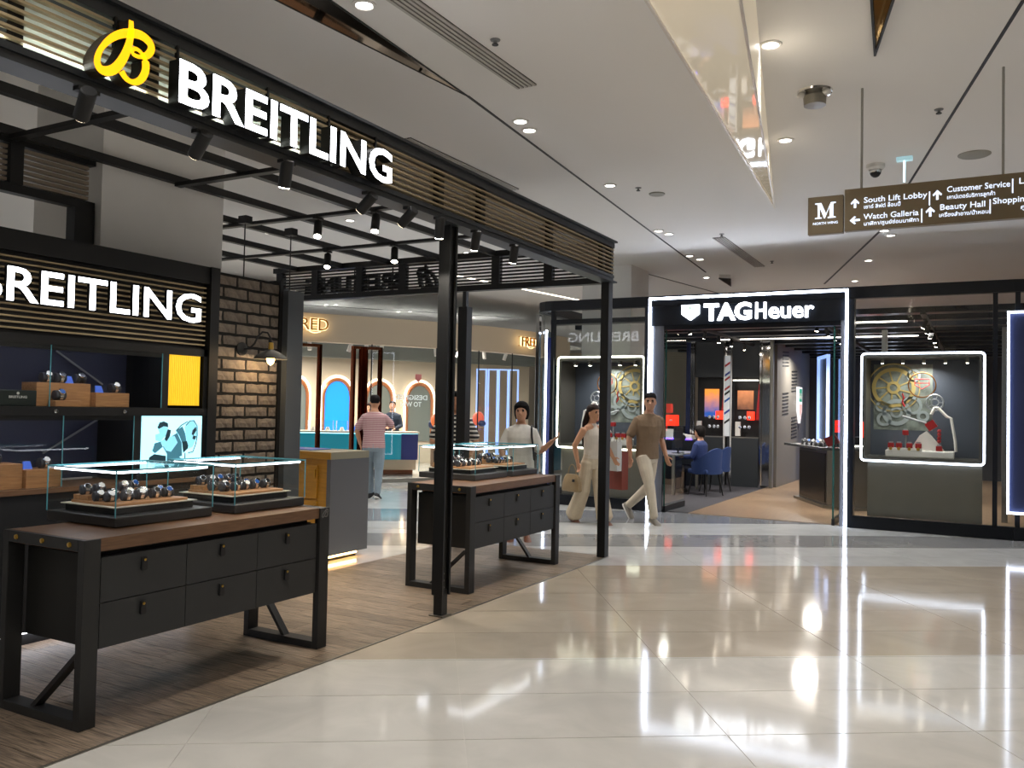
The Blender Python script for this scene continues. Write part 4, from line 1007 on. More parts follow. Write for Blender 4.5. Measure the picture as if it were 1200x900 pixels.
    bx(MB(), .30, 1.14, Y0+.08, Y0+.42, z0+.06, z0+.155, .012).build('model_base', WH, t)
    MB().prism([(X(.60)-x0, .155), (X(1.02)-x0, .155), (X(.86)-x0, .36), (X(.80)-x0, .42), (X(.72)-x0, .36)], (x0, Y0+.18, z0), (1, 0, 0), (0, 0, 1), (0, .16, 0)).build('model_ramp', WH, t)
    r = MB(); r.tube([(X(1.16), Y0+.22, z0+.155), (X(1.15), Y0+.22, z0+.30), (X(1.10), Y0+.22, 1.53), (X(1.05), Y0+.22, 1.55), (X(.94), Y0+.22, 1.67), (X(.90), Y0+.22, 1.67), (X(.86), Y0+.22, 1.58)], .019, 8); r.build('robot_arm', WH, t)
    r = MB(); r.tube([(X(.50), Y0+.24, 1.55), (X(.66), Y0+.22, 1.50), (X(.80), Y0+.2, 1.46)], .014, 8); r.build('robot_arm', STL, t)
    r = MB(); r.obox((X(.86), Y0+.2, 1.43), (.05, 0, .035), (0, .04, 0), (-.03, 0, .045)); r.build('gripper_box', RED, t)
    def rb(a, z, w=.075, d=.06, h=.065):
        o = bx(MB(), a-w/2, a+w/2, Y0+.10, Y0+.10+d, z, z+h, .004).build('gift_box', RED, t)
        bx(MB(), a-w*.35, a+w*.35, Y0+.11, Y0+.13, z+h, z+h+.02).build('watch_strap', STL, o)
    for a in (.37, .47, .60, .71): 
        rb(a, z0+.185)
        MB().lathe([(.022, 0), (.022, .01), (0, .012)], 12, T_((X(a), Y0+.075, z0+.175)) @ Matrix.Rotation(math.radians(90), 4, 'X')).build('coin', BRASS, t)
    bx(MB(), .33, .76, Y0+.08, Y0+.2, z0+.155, z0+.185).build('carrier', WH, t)
    rb(.55, z0+.36); rb(.96, z0+.16)
    MB().box(min(X(.55), X(.56))-.005, max(X(.55), X(.56))+.005, Y0+.13, Y0+.14, z0+.185, z0+.36).build('box_stem', STL, t)
    r = MB()
    for k in range(4): r.ball((X(.96), Y0+.16, z0+.29+k*.045), .026)
    r.build('red_robot', RED, t); r = MB(); r.tube([(X(.50), Y0+.2, 1.86), (X(.52), Y0+.2, 1.80), (X(.50), Y0+.2, 1.74), (X(.53), Y0+.2, 1.68)], .012, 6); r.build('red_figure', RED, t)
    lamp('showcase_lamp', 'AREA', (0, -.08, z1-.15), 9, (1, .96, .9), t, .5, math.radians(150), .5, (0, 0, 0))
    return t
showcase(-1.46, False, 'white framed showcase with robot arm, gold wheels and red gift boxes')
showcase(-6.12, True, 'yellowish framed showcase with robot arm behind the walking couple')
# lit blue panel at the far right and neon frames at the left corner
def neon_panel(name, a, b, z0, z1, lab, back, grp=None, m=NEON2, r=.013):
    a, b = Vector(a), Vector(b); t = thing(name, lab, 'light panel', ((a.x+b.x)/2, (a.y+b.y)/2, z0), group=grp)
    z = Vector((0, 0, 1)); pts = [a+z*z0, b+z*z0, b+z*z1, a+z*z1]
    for p, q in zip(pts, pts[1:]+pts[:1]): 
        d = (q-p).normalized()*r; MB().bar(p-d, q+d, r*2, r*2).build('neon_tube', m, t)
    n = (b-a).normalized().cross(z)
    if back is not None: MB().obox((a+b)/2+z*((z0+z1)/2)-n*.03, (b-a)/2, n*.008, z*((z1-z0)/2)).build('panel', back, t)
    return t
neon_panel('neon_panel', (.295, FY-.10, 0), (1.35, FY+.02, 0), .35, 2.90, 'blue panel framed by white neon at the end of the shop front', mat('blue_velvet_panel', '#2a3358', .5))
neon_panel('neon_panel', (-6.62, FY+.75, 0), (-6.42, FY+.18, 0), .35, 2.86, 'tall narrow white neon frame at the rounded corner of the shop front', mat('grey_back', '#5c6a70', .4))
MB().box(-6.36, -6.24, FY+.10, FY+.16, .3, 2.74, .003).solo('blue_upright', BLUEP, 'dark blue upright panel behind the rounded shop corner', 'panel')
MB().box(-6.70, -6.64, FY+.34, FY+.42, 0, 3.16, .003).solo('chrome_upright', CHROME, 'mirror chrome upright at the rounded shop corner', 'post')

# ---- inside the watch shop
def chair(x, y, rz, lab):
    t = thing('upholstered_chair', lab, 'chair', (x, y, .006), rz, 'blue chairs at the consultation table')
    # local: faces -Y ... seat .5 wide
    MB().box(-.24, .24, -.24, .22, .40, .49, .03).build('seat', BLUEV, t, True, False)
    mb = MB(); n = 18; R = .29
    prof = []
    for k in range(n+1):
        a = math.radians(-20+220*k/n); h = .62+.26*max(0, math.sin(a))**1.2
        prof.append((a, h))
    for k in range(n):
        (a0, h0), (a1, h1) = prof[k], prof[k+1]
        def P(a, rr, z): return (rr*math.cos(a), rr*.95*math.sin(a), z)
        mb.raw([P(a0, R, .40), P(a1, R, .40), P(a1, R+.02, h1), P(a0, R+.02, h0), P(a0, R-.045, .42), P(a1, R-.045, .42), P(a1, R-.025, h1), P(a0, R-.025, h0)],
               [(0, 1, 2, 3), (5, 4, 7, 6), (3, 2, 6, 7), (0, 4, 5, 1)]+([(0, 3, 7, 4)] if k == 0 else [])+([(1, 5, 6, 2)] if k == n-1 else []))
    mb.build('backrest', BLUEV, t, True, False)
    for sx in (-1, 1):
        for sy in (-1, 1): MB().tube([(sx*.17, sy*.16, .41), (sx*.23, sy*.22, 0)], [.02, .011], 8).build('leg', BLKM, t, True, False)
    return t
chair(-4.50, 15.72, math.radians(-115), 'blue armchair with its back to the entrance carpet edge')
chair(-4.55, 16.55, math.radians(-100), 'blue armchair standing just behind the first one')
t = thing('consultation_table', 'grey topped consultation table with a screen end, left of the blue chairs', 'table', (-5.3, 16.1, 0))
MB().box(-6.0, -4.95, 15.3, 16.9, .72, .755, .004).build('table_top', mat('table_grey', '#8d8f90', .3), t)
MB().box(-5.9, -5.2, 15.45, 16.75, .60, .72).build('apron', BLUEV, t)
for x, y in ((-5.95, 15.35), (-5.0, 15.35), (-5.95, 16.85), (-5.0, 16.85)): MB().box(x-.025, x+.025, y-.025, y+.025, .006, .72).build('leg', STEEL, t)
t = thing('monitor', 'black monitor seen from behind on the consultation table', 'monitor', (-5.08, 15.9, .755))
MB().box(-5.1, -5.06, 15.62, 16.1, .86, 1.25, .006).build('screen_back', BLKM, t); MB().box(-5.09, -5.07, 15.83, 15.88, .76, .88).build('stand', BLKM, t); MB().box(-5.16, -5.0, 15.72, 16.0, .755, .765).build('foot', BLKM, t)
MB().box(-5.72, -5.5, 15.4, 15.6, .756, .97, .004).solo('white_box', WHITE, 'white carton on the consultation table', 'box')
t = thing('car_model', 'white purple-lit model car on a dark plinth in the watch shop', 'model car', (-5.75, 17.6, .95))
MB().prism([(-.45, .0), (.45, 0), (.45, .08), (.2, .11), (.05, .2), (-.2, .2), (-.42, .12)], (-5.75, 17.75, .97), (1, 0, 0), (0, 0, 1), (0, -.3, 0)).build('body', WHITE, t)
MB().box(-6.2, -5.3, 17.44, 17.46, .96, .985).build('purple_light', mat('purple_led', '#7050ff', emit=4, ecol='#6040ff'), t)
for x in (-6.02, -5.48): MB().cyl((x, 17.42, 1.0), (x, 17.47, 1.0), .06, 14).build('wheel', BLKM, t)
MB().box(-6.3, -5.2, 17.4, 17.96, 0.006, .94).solo('dark_plinth', NB, 'dark plinth carrying the model car', 'plinth')
# central divider: black cupboards, lit pictures, chrome uprights
def divider():
    Y = 18.05
    t = thing('display_divider', 'black divider wall with chrome posts, lit pictures and low cupboards in the watch shop', 'divider', (-4.6, Y, 0))
    for x0, x1 in ((-5.42, -4.80), (-4.62, -4.06)):
        MB().box(x0, x1, Y, Y+.3, 2.30, 3.05).build('upper_panel', mat('panel_black', '#22262a', .5), t); MB().box(x0, x1, Y-.05, Y+.3, .0, 1.02).build('low_cupboard', mat('panel_black', '#22262a', .5), t)
        MB().box(x0, x1, Y+.2, Y+.3, 1.02, 2.30).build('picture_back', BLKM, t)
        MB().box(x0-.005, x1+.005, Y-.055, Y+.3, 1.02, 1.04).build('cupboard_top', STEEL, t)
    for x in (-5.50, -5.45, -4.78, -4.64, -4.03, -3.86): MB().box(x-.018, x+.018, Y-.03, Y+.03, .006, 3.1).build('chrome_post', CHROME, t)
    MB().box(-5.62, -5.52, Y-.02, Y+.3, .0, 3.1).build('navy_post', mat('navy_gloss', '#121a3a', .25), t)
    MB().box(-4.76, -4.66, Y+.02, Y+.05, 1.05, 2.95).build('mirror_strip', CHROME, t); MB().box(-4.02, -3.87, Y+.02, Y+.05, .05, 3.05).build('mirror_strip', CHROME, t)
    MB().box(-3.84, -3.78, Y+.0, Y+.1, .0, 3.1).build('end_post', STEEL, t)
    OR = screen('pic_orange', '#0a4a9a', '#f09030', .9, 1.52, 2.0); PK = screen('pic_copper', '#3a1c14', '#e89058', .8, 1.55, 2.05)
    MB().box(-5.26, -4.95, Y+.17, Y+.2, 1.45, 2.05).build('lit_picture', OR, t)
    MB().box(-4.55, -4.22, Y+.17, Y+.2, 1.62, 2.02).build('lit_picture', PK, t);
    for x in (-4.90, -4.24): MB().box(x-.075, x+.075, Y+.02, Y+.08, 1.40, 1.58, .006).build('red_box', REDL, t)
    for x in (-5.1, -5.0, -4.45, -4.35, -4.92, -4.26):
        for z in (1.25, 1.45):
            MB().lathe([(.035, 0), (.035, .02), (0, .024)], 12, T_((x, Y+.02, z)) @ Matrix.Rotation(math.radians(90), 4, 'X')).build('watch_head', SILV, t)
    for x in (-5.33, -4.50): MB().box(x-.05, x+.05, Y-.0, Y+.06, 1.06, 1.36).build('white_bust', WHITE, t)
    for x in (-4.86, -4.12): MB().prism([(-.04, 0), (.03, 0), (.06, .75), (.02, .75)], (x, Y+.15, 1.4), (1, 0, 0), (0, 0, 1), (0, .01, 0)).build('red_stripe', RED, t)
    # back-lit shop letters seen between the posts
    MB().box(-4.6, -4.08, Y-.02, Y+.0, 2.22, 2.24).build('led_line', mat('shop_led', '#ffffff', emit=6, ecol='#fff4e4'), t)
    return t
divider()
# race print strip panel
t = thing('race_print', 'narrow tall print panel in white, blue and red between the chrome posts', 'poster', (-4.71, 17.98, 1.05))
MB().box(-4.765, -4.655, 17.98, 17.99, 1.05, 2.75).build('panel', mat('print_grey2', '#b8bcc0', .4, emit=.25, ecol='#b8bcc0'), t)
for z, c in ((2.2, RED), (2.3, BLUEP), (1.9, BLKM), (1.75, DIALB), (1.5, BLUEP), (1.3, BLKM), (2.5, RED), (2.0, RED)):
    MB().prism([(-.055, 0), (.055, .08), (.055, .13), (-.055, .05)], (-4.71, 17.979, z), (1, 0, 0), (0, 0, 1), (0, -.001, 0)).build('printed_band', c, t)
# perforated slat wall leading back, with emblem plaque
t = thing('slatted_partition', 'taupe partition wall with slanted cut slots leading into the watch shop', 'partition', (-3.75, 20, 0))
TP = mat('partition_taupe', '#6e6a62', .5)
MB().box(-3.86, -3.76, 18.35, 22.2, .004, 3.1).build('wall_panel', TP, t)
for k in range(26):
    for (y, ph) in ((19.2, 0), (20.2, 1)):
        z = 1.0+k*.075
        if (k//7+ph) % 2: MB().bar((-3.757, y-.3, z), (-3.757, y+.32, z+.03), .03, .012, (1, 0, 0)).build('slot', BLKM, t)
t = thing('emblem_plaque', 'white shield shaped plaque in green and red on the slatted partition', 'plaque', (-3.72, 20.6, 1.65))
s3 = [(-.22, .42), (.22, .42), (.22, -.12), (0, -.42), (-.22, -.12)]
MB().prism(s3, (-3.74, 20.6, 1.75), (0, 1, 0), (0, 0, 1), (.05, 0, 0)).build('plate', mat('plaque_white', '#f0f0f0', .4, emit=.6, ecol='#ffffff'), t)
MB().prism([(-.18, .38), (.18, .38), (.18, .08), (-.18, .08)], (-3.689, 20.6, 1.75), (0, 1, 0), (0, 0, 1), (.002, 0, 0)).build('green_field', mat('plaque_green', '#2a9a78', .4, emit=.3, ecol='#2a9a78'), t)
line_text('TAG', t, (-3.685, 20.46, 1.9), (0, 1, 0), (0, 0, 1), .12, WHITE, .02, .28)
MB().prism([(-.18, .03), (.18, .03), (.18, -.1), (0, -.36), (-.18, -.1)], (-3.689, 20.6, 1.75), (0, 1, 0), (0, 0, 1), (.002, 0, 0)).build('red_field', mat('plaque_red', '#e8b0a8', .4, emit=.4, ecol='#f0b8b0'), t)
for i, (x, y) in enumerate(((-3.45, 21.6), (-3.1, 22.6))):
    neon_panel('neon_panel', (x, y, 0), (x+.35, y-.9, 0), .0, 2.9, 'tall vertical light bars in pale blue deep inside the watch shop', STEEL, 'light bars inside the watch shop', NEONB, .035)
neon_panel('neon_panel', (-2.55, 22.9, 0), (-1.9, 22.9, 0), .0, 2.75, 'white neon frame around a dark panel at the shop rear', mat('rear_panel', '#3c4450', .4))
for (x, y, z, s, lb) in ((-2.02, 19.0, 1.25, .16, 'glowing red box on the rear counter behind the glass door'), (-2.0, 19.6, 1.62, .11, 'smaller glowing red box on a tall stand behind the glass door'), (-1.0, 19.4, 1.3, .13, 'glowing red box behind the white framed showcase'), (-6.1, 18.6, 1.35, .12, 'glowing red box at the left rear of the watch shop')):
    tt = thing('red_gift_box', lb, 'box', (x, y, z-s), group='red boxes in the watch shop')
    if z > 1.6 or x > -1.5: MB().box(x-.03, x+.03, y-.03, y+.03, 1.09 if z > 1.6 else .004, z-s).build('stand', STEEL, tt)
    MB().box(x-s, x+s, y-.1, y+.1, z-s, z+s, .008).build('body', REDL, tt); MB().box(x-s*.25, x+s*.25, y-.104, y-.1, z-s*.1, z+s*.15).build('label', WHITE, tt)
for x, y, zz, lb in ((-1.95, 19.2, 1.09, 'black rear counter carrying the red boxes'), (-6.1, 18.6, 1.23, 'black cabinet under the red box at the left rear')):
    MB().box(x-.4, x+.42, y-.3, y+.5, .004, zz, .01).solo('rear_counter', NB, lb, 'counter')
# curved counter right of the entrance
def counter():
    a, b = Vector((-2.99, 16.3, 0)), Vector((-2.15, 14.66, 0)); d = (b-a).normalized(); n = Vector((d.y, -d.x, 0))
    n = Vector((-d.y, d.x, 0)) if Vector((-d.y, d.x, 0)).x > 0 else n
    t = thing('sales_counter', 'brushed dark steel sales counter just inside the portal', 'counter', (-2.3, 15.6, 0))
    U = lambda s, w: (a+d*s+n*w); L = (b-a).length
    def slab(pts, z0, z1, name, m): MB().prism([(p.x, p.y) for p in pts], (0, 0, z0), (1, 0, 0), (0, 1, 0), (0, 0, z1-z0)).build(name, m, t)
    slab([U(.05, .05), U(L-.3, .05), U(L-.02, .25), U(L-.02, .75), U(.05, .75)], .05, .96, 'body', STEEL)
    slab([U(.12, .035), U(L-.36, .035), U(L-.36, .05), U(.12, .05)], .09, .90, 'front_panel', mat('counter_dark', '#4c4742', .3, .7))
    slab([U(-.05, -.02), U(L-.28, -.02), U(L+.05, .22), U(L+.05, .8), U(-.05, .8)], .004, .05, 'plinth', STEEL)
    slab([U(-.55, -.06), U(L-.25, -.06), U(L+.07, .2), U(L+.07, .82), U(-.55, .82)], .96, 1.0, 'counter_top', mat('counter_top', '#5a5b5c', .25, .4))
    k = 0
    for s in (.1, .35, .6, .85, 1.1):
        for w_ in (.12, .38):
            p = U(s+.05*(k % 2), w_); watch(p.x, p.y, 1.0, -1.3, 'kwbl'[k % 4], 'watch on the sales counter inside the portal', 'watches on the sales counter', 1.5); k += 1
    p = U(1.38, .18); MB().obox((p.x, p.y, 1.112), (.09, 0, .04), (0, .06, 0), (-.04, 0, .07)).solo('open_red_case', mat('dark_red', '#6a1418', .4), 'dark red watch case tilted open on the sales counter', 'case')
    p = U(1.62, .5); MB().lathe([(0, 1.0), (.16, 1.0), (.18, 1.03), (.14, 1.05), (0, 1.04)], 24, T_((p.x, p.y, 0))).solo('white_tray', WHITE, 'round white tray on the sales counter', 'tray', smooth=True)
counter()
for (x, y, z, p) in ((-5.3, 15.5, 2.9, 40), (-2.6, 15.2, 2.9, 60), (-.7, 15.5, 2.9, 40), (-3.2, 19.5, 2.9, 70), (-5.2, 18.9, 2.9, 20), (-1.4, 21, 2.9, 60)):
    lamp('shop_lamp', 'AREA', (x, y, z), p*.8, (1, .95, .88), None, .35, math.radians(160), .5, (x, y, 0))
# shelves with goods seen through the right pane
for i, (x, lb) in enumerate(((-1.35, 'steel shelf post just behind the showcase'), (.3, 'steel shelf post near the end mullion'))):
    MB().box(x-.04, x+.04, 14.6, 14.7, .004, 2.9, .003).solo('steel_post', STEEL, lb, 'post')
# ================================================================== jewellery shop (curved band)
FP = [(-13.6, 9.4), (-12.5, 11.0), (-11.54, 12.42), (-10.72, 13.62), (-9.98, 14.84), (-9.5, 15.75), (-9.2, 16.7), (-9.05, 17.6), (-8.95, 19.2)]
def jewellery():
    t = thing('jewellery_shop_front', 'curved beige band and tall glass front of the jewellery shop', 'shop front', (-10.7, 13.7, 0))
    pts = catmull(FP, 4)
    mb = MB(); lo = MB()
    for (a, b) in zip(pts[:-1], pts[1:]):
        d = Vector((b[0]-a[0], b[1]-a[1], 0)).normalized(); n = Vector((-d.y, d.x, 0))
        A, Bq = Vector((*a, 0)), Vector((*b, 0)); z = Vector((0, 0, 1))
        mb.raw([A+z*2.77, Bq+z*2.77, Bq+z*3.32, A+z*3.32, A+n*.25+z*2.77, Bq+n*.25+z*2.77, Bq+n*.25+z*3.32, A+n*.25+z*3.32], [(0, 1, 2, 3), (5, 4, 7, 6), (0, 4, 5, 1), (3, 2, 6, 7)])
        lo.raw([A, Bq, Bq+z*.07, A+z*.07, A+n*.12, Bq+n*.12, Bq+n*.12+z*.07, A+n*.12+z*.07], [(0, 1, 2, 3), (5, 4, 7, 6), (3, 2, 6, 7)])
    mb.build('lintel_band', CREAM, t, True); lo.build('sill', STEEL, t)
    for i in range(2, len(FP)-1):
        a, b = Vector((*FP[i], 0)), Vector((*FP[i+1], 0)); d = (b-a); n = Vector((-d.y, d.x, 0)).normalized()
        if i == 2: continue                       # open doorway with bronze frames
        MB().quad(a+Vector((0, 0, .07)), b+Vector((0, 0, .07)), b+Vector((0, 0, 2.77)), a+Vector((0, 0, 2.77))).build('glass_pane', GLASS, t)
        MB().cyl((a.x, a.y, .07), (a.x, a.y, 2.77), .014, 8).build('glass_joint', DGREY, t)
    return t
jewellery()
def serif_sign(pos, d, h, lab, body='FRED'):
    """gold serif letters; d = reading direction"""
    d = Vector(d).normalized(); o = Vector(pos); z = Vector((0, 0, 1)); nrm = d.cross(z)
    o = o+nrm*.12
    t = thing('gold_sign', lab, 'sign', tuple(o), group='gold FRED signs on the jewellery band')
    GL = mat('gold_letter_glow', '#fff0c8', .4, emit=1.5, ecol='#ffe0a4'); GS = mat('gold_letter', '#b07828', .3, .6)
    ls = letters(body, t, o+nrm*.06, d, z, h, .03, (GS, GS), .0, h*3.1)
    ls = letters(body, t, o+nrm*.02, d, z, h*1.0, .02, (GL, GL), .03, h*3.16, name='letter_glow')
    # serifs and the long tail of the R
    w = h*3.1/4
    for k in range(4):
        for zz in (0.0, h): MB().obox(o+d*(w*k+.12*h)+z*zz, d*(.16*h), z*(.025*h), nrm*.03).build('serif', GS, t)
    tail = catmull([(w*1.5, .35*h), (w*2.0, -.12*h), (w*2.6, -.22*h), (w*3.2, -.10*h)], 5)
    MB().tube([o+d*a+z*b+nrm*.02 for a, b in tail], .035*h, 6).build('tail', GL, t)
serif_sign((-11.66, 12.29, 2.98), (.56, .83, 0), .225, 'gold FRED letters on the jewellery band near the slate-grey panel')
serif_sign((-9.16, 16.75, 2.95), (.16, .98, 0), .20, 'smaller looking gold FRED letters on the jewellery band by the rounded shop corner')
# interior: back wall with arches, ceiling soffit, counter
IW = mat('jewel_wall', '#b9ac98', .7)
def jewel_inside():
    a, b = Vector((-17.2, 14.0, 0)), Vector((-11.6, 22.0, 0)); d = (b-a).normalized(); n = Vector((d.y, -d.x, 0)); L = (b-a).length
    MB().obox((a+b)/2+Vector((0, 0, 1.6)), d*L/2, -n*.1, (0, 0, 1.6)).struct('wall_back.002', IW, 'warm beige rear wall of the jewellery shop')
    MB().obox((a+b)/2+Vector((0, 0, 2.98))+n*.25, d*L/2, n*.2, (0, 0, .22)).struct('trim_2', mat('grey_soffit', '#6f736f', .7), 'grey soffit along the top of the jewellery shop wall')
    z = Vector((0, 0, 1))
    def arch(px_s, w, h, fillm, lab):
        o = a+d*px_s+n*.12
        t = thing('arched_niche', lab, 'niche', tuple(o), group='lit arched niches')
        pts = [(-w/2, .6)]+[(-w/2, h-w/2*1.3)]+[(w/2*math.cos(math.radians(q)), h-w/2*1.3+w/2*1.3*math.sin(math.radians(q))) for q in range(170, 5, -15)]+[(w/2, h-w/2*1.3), (w/2, .6)]
        MB().prism(pts, o, d, z, n*.02).build('niche_panel', fillm, t)
        MB().tube([o+d*p*1.04+z*q+n*.03 for p, q in pts], .045, 8).build('copper_rim', mat('copper_rim', '#c07a50', .3, .6), t, True)
        MB().tube([o+d*p*1.2+z*(q+(.09 if q > .7 else 0))+n*.03 for p, q in pts], .035, 8).build('light_rim', mat('warm_tube', '#fff0d0', emit=1.9, ecol='#ffeccc'), t, True)
    BLUE = mat('blue_niche', '#1a70e0', .3, emit=1.0, ecol='#1478f0'); GN = mat('grey_niche', '#8a9088', .2, .5)
    return a, d, n, arch, BLUE, GN
ja, jd, jn, arch, BLUEN, GN = jewel_inside()
for s, w_, h_, m, lb in ((3.0, .70, 2.2, GN, 'grey arched niche edged in warm light, left of the blue one'), (4.13, .70, 2.2, BLUEN, 'bright blue arched niche edged in warm light'), (5.26, .70, 2.15, GN, 'grey arched niche edged in warm light behind the clerks'), (6.4, .70, 2.15, GN, 'grey arched niche edged in warm light beside the glass corner')):
    arch(s, w_, h_, m, lb)
def jewel_goods():
    a, b = Vector((-13.5, 13.85, 0)), Vector((-11.16, 15.92, 0)); d = (b-a).normalized(); n = Vector((-d.y, d.x, 0)); L = (b-a).length
    t = thing('jewellery_counter', 'teal glass fronted jewellery counter with lit top', 'counter', tuple((a+b)/2))
    TE = mat('teal_front', '#1c7a90', .25, emit=.18, ecol='#28a8c0'); TB = mat('royal_blue_front', '#1c2c80', .3)
    MB().obox(a+d*L*.44+n*.25+Vector((0, 0, .63)), d*L*.44, n*.25, (0, 0, .29)).build('front', TE, t)
    MB().obox(a+d*L*.94+n*.25+Vector((0, 0, .63)), d*L*.06, n*.27, (0, 0, .29)).build('end_cabinet', TB, t)
    MB().obox(a+d*L*.5+n*.27+Vector((0, 0, .23)), d*L*.49, n*.22, (0, 0, .12)).build('lower_panel', CREAM, t)
    MB().obox(a+d*L*.5+n*.25+Vector((0, 0, .945)), d*(L*.5+.03), n*.29, (0, 0, .02)).build('counter_top', mat('pale_top', '#d8d0c0', .3), t)
    MB().obox(a+d*L*.5+n*.01+Vector((0, 0, .92)), d*L*.5, n*.012, (0, 0, .008)).build('led_strip', mat('teal_led', '#a0f0ff', emit=3, ecol='#90ecff'), t)
    MB().obox(a+d*L*.5+n*.3+Vector((0, 0, .06)), d*L*.47, n*.2, (0, 0, .06)).build('plinth', BRONZE, t)
    for k, s in enumerate((.26, .36, .46)):
        c = a+d*L*s+n*.25
        g = thing('ring_case', 'small glass ring case on the teal counter', 'display case', (c.x, c.y, .966), group='small glass cases on the teal counter')
        MB().obox(c+Vector((0, 0, 1.08)), d*.11, n*.11, (0, 0, .11)).build('glass_box', GLASS, g)
        for q in ((-1, -1), (1, -1), (-1, 1), (1, 1)): MB().cyl(c+d*.12*q[0]+n*.12*q[1]+Vector((0, 0, .97)), c+d*.12*q[0]+n*.12*q[1]+Vector((0, 0, 1.19)), .007, 6).build('edge', WHITE, g)
        MB().tube([c+Vector((0, 0, .97)), c+Vector((0, 0, 1.05))], [.06, .03], 10).build('bust', WHITE, g)
    c = a+d*L*.56+n*.2; MB().tube([c+Vector((0, 0, .966)), c+Vector((0, 0, 1.14))], [.09, .005], 14).solo('blue_cone', mat('cone_blue', '#1c6ad8', .3, emit=.3, ecol='#1c7af0'), 'bright blue cone display on the teal counter', 'display')
jewel_goods()
# tall bronze door frames of the jewellery shop
for (x0, y0, x1, y1, lb) in ((-11.53, 12.43, -11.31, 12.75, 'polished bronze door frame nearest the grey panel'), (-10.93, 13.31, -10.84, 13.44, 'narrow polished bronze frame in the jewellery doorway'), (-10.79, 13.52, -10.62, 13.77, 'polished bronze door frame beside the glass corner')):
    a, b = Vector((x0, y0, 0)), Vector((x1, y1, 0)); t = thing('bronze_frame', lb, 'door frame', tuple((a+b)/2), group='bronze frames of the jewellery doorway')
    for p in (a, b): MB().box(p.x-.035, p.x+.035, p.y-.035, p.y+.035, 0, 2.72).build('upright', BRONZE, t)
    MB().bar(a+Vector((0, 0, 2.69)), b+Vector((0, 0, 2.69)), .07, .06).build('head', BRONZE, t)
# white spotlights hanging in the jewellery shop
for k, (x, y) in enumerate(((-12.9, 14.2), (-12.3, 14.9), (-12.2, 15.3), (-11.9, 15.5), (-11.2, 16.6), (-10.9, 17.2), (-10.6, 17.8), (-10.3, 18.4))):
    t = thing('white_spotlight', 'small white cylinder spotlight hanging under the jewellery shop ceiling', 'spotlight', (x, y, 2.9), group='white spotlights in the jewellery shop')
    MB().cyl((x, y, 3.2), (x, y, 2.9), .008, 6).build('stem', WHITE, t); MB().tube([(x, y, 2.93), (x+.05*(-1)**k, y-.04, 2.73)], .045, 12).build('body', WHITE, t, True)
pts_in = [(-17.2, 14.0), (-14.0, 9.6)]+[(x-.35, y+.25) for x, y in FP[1:]]+[(-9.4, 21.5), (-11.6, 22.0)]
MB().prism(pts_in, (0, 0, 3.2), (1, 0, 0), (0, 1, 0), (0, 0, .1)).struct('ceiling.001', mat('jewel_ceiling', '#b9bbb8', .8), 'grey ceiling inside the jewellery shop')
for x, y, p in ((-13.2, 15.3, 90), (-14.6, 15.2, 70), (-12.4, 17.2, 90), (-11.0, 16.9, 60), (-10.6, 18.8, 60), (-15.3, 13.6, 40)):
    lamp('jewel_lamp', 'AREA', (x, y, 3.1), p*.75, (1, .93, .84), None, .4, math.radians(160), .5, (x, y, 0))
# reflection of the watch shop's writing and shield, modelled as shapes on the glass
t = thing('lettering_reflection', 'reversed pale DESIGNED TO WIN reflection with shield modelled on the jewellery shop glass', 'lettering', (-10.24, 14.41, 1.5))
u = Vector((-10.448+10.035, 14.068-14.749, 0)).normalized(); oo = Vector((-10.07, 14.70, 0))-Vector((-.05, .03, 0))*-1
PALE = mat('pale_reflection', '#cfd4d4', .5, emit=.35, ecol='#d8dede')
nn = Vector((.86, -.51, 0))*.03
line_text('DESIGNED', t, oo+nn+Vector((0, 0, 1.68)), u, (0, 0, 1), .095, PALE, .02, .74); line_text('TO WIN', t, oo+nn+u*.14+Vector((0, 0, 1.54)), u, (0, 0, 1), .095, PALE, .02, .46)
MB().prism([(-.07, .08), (.07, .08), (.07, -.02), (0, -.09), (-.07, -.02)], oo+nn+u*.22+Vector((0, 0, 2.13)), u, (0, 0, 1), -nn*.1).build('shield', mat('pink_reflection', '#c07070', .5, emit=.15, ecol='#c07070'), t)
# colourful displays and neon frames behind the right glass
for k, (x, y) in enumerate(((-9.99, 16.7), (-9.78, 16.85), (-9.57, 16.97), (-9.37, 17.08))):
    neon_panel('neon_panel', (x-.09, y-.04, 0), (x+.09, y+.06, 0), .5, 2.42, 'slim pale blue neon frame behind the curved jewellery glass', mat('frame_back_beige', '#a89474', .5), 'slim neon frames behind the jewellery glass', NEONB, .014)
for (x, y, z, m, lb) in ((-10.25, 15.3, 1.25, '#e07038', 'orange display sculpture behind the jewellery glass'), (-10.1, 15.55, 1.4, '#48a8d8', 'blue round display behind the jewellery glass'), (-9.75, 16.2, 1.3, '#d86048', 'coral display behind the slim neon frames')):
    t = thing('colour_display', lb, 'display', (x, y, .07))
    MB().cyl((x, y, .07), (x, y, z-.2), .12, 16).build('pedestal', mat('pedestal_tan', '#a08068', .5), t); M_ = mat('disp'+m, m, .4, emit=.45, ecol=m)
    MB().ball((x, y, z), (.13, .13, .16)).build('body', M_, t, True); MB().ball((x+.12, y-.05, z-.1), (.09, .09, .07)).ball((x-.13, y+.02, z-.08), (.08, .08, .1)).build('petals', mat('disp_navy', '#28407a', .4), t, True)
MB().box(-9.1, -9.0, 18.0, 18.9, .07, 2.6).solo('teal_panel', mat('teal_wall', '#1f4858', .4), 'dark teal panel with small lights near the rounded shop corner', 'panel')

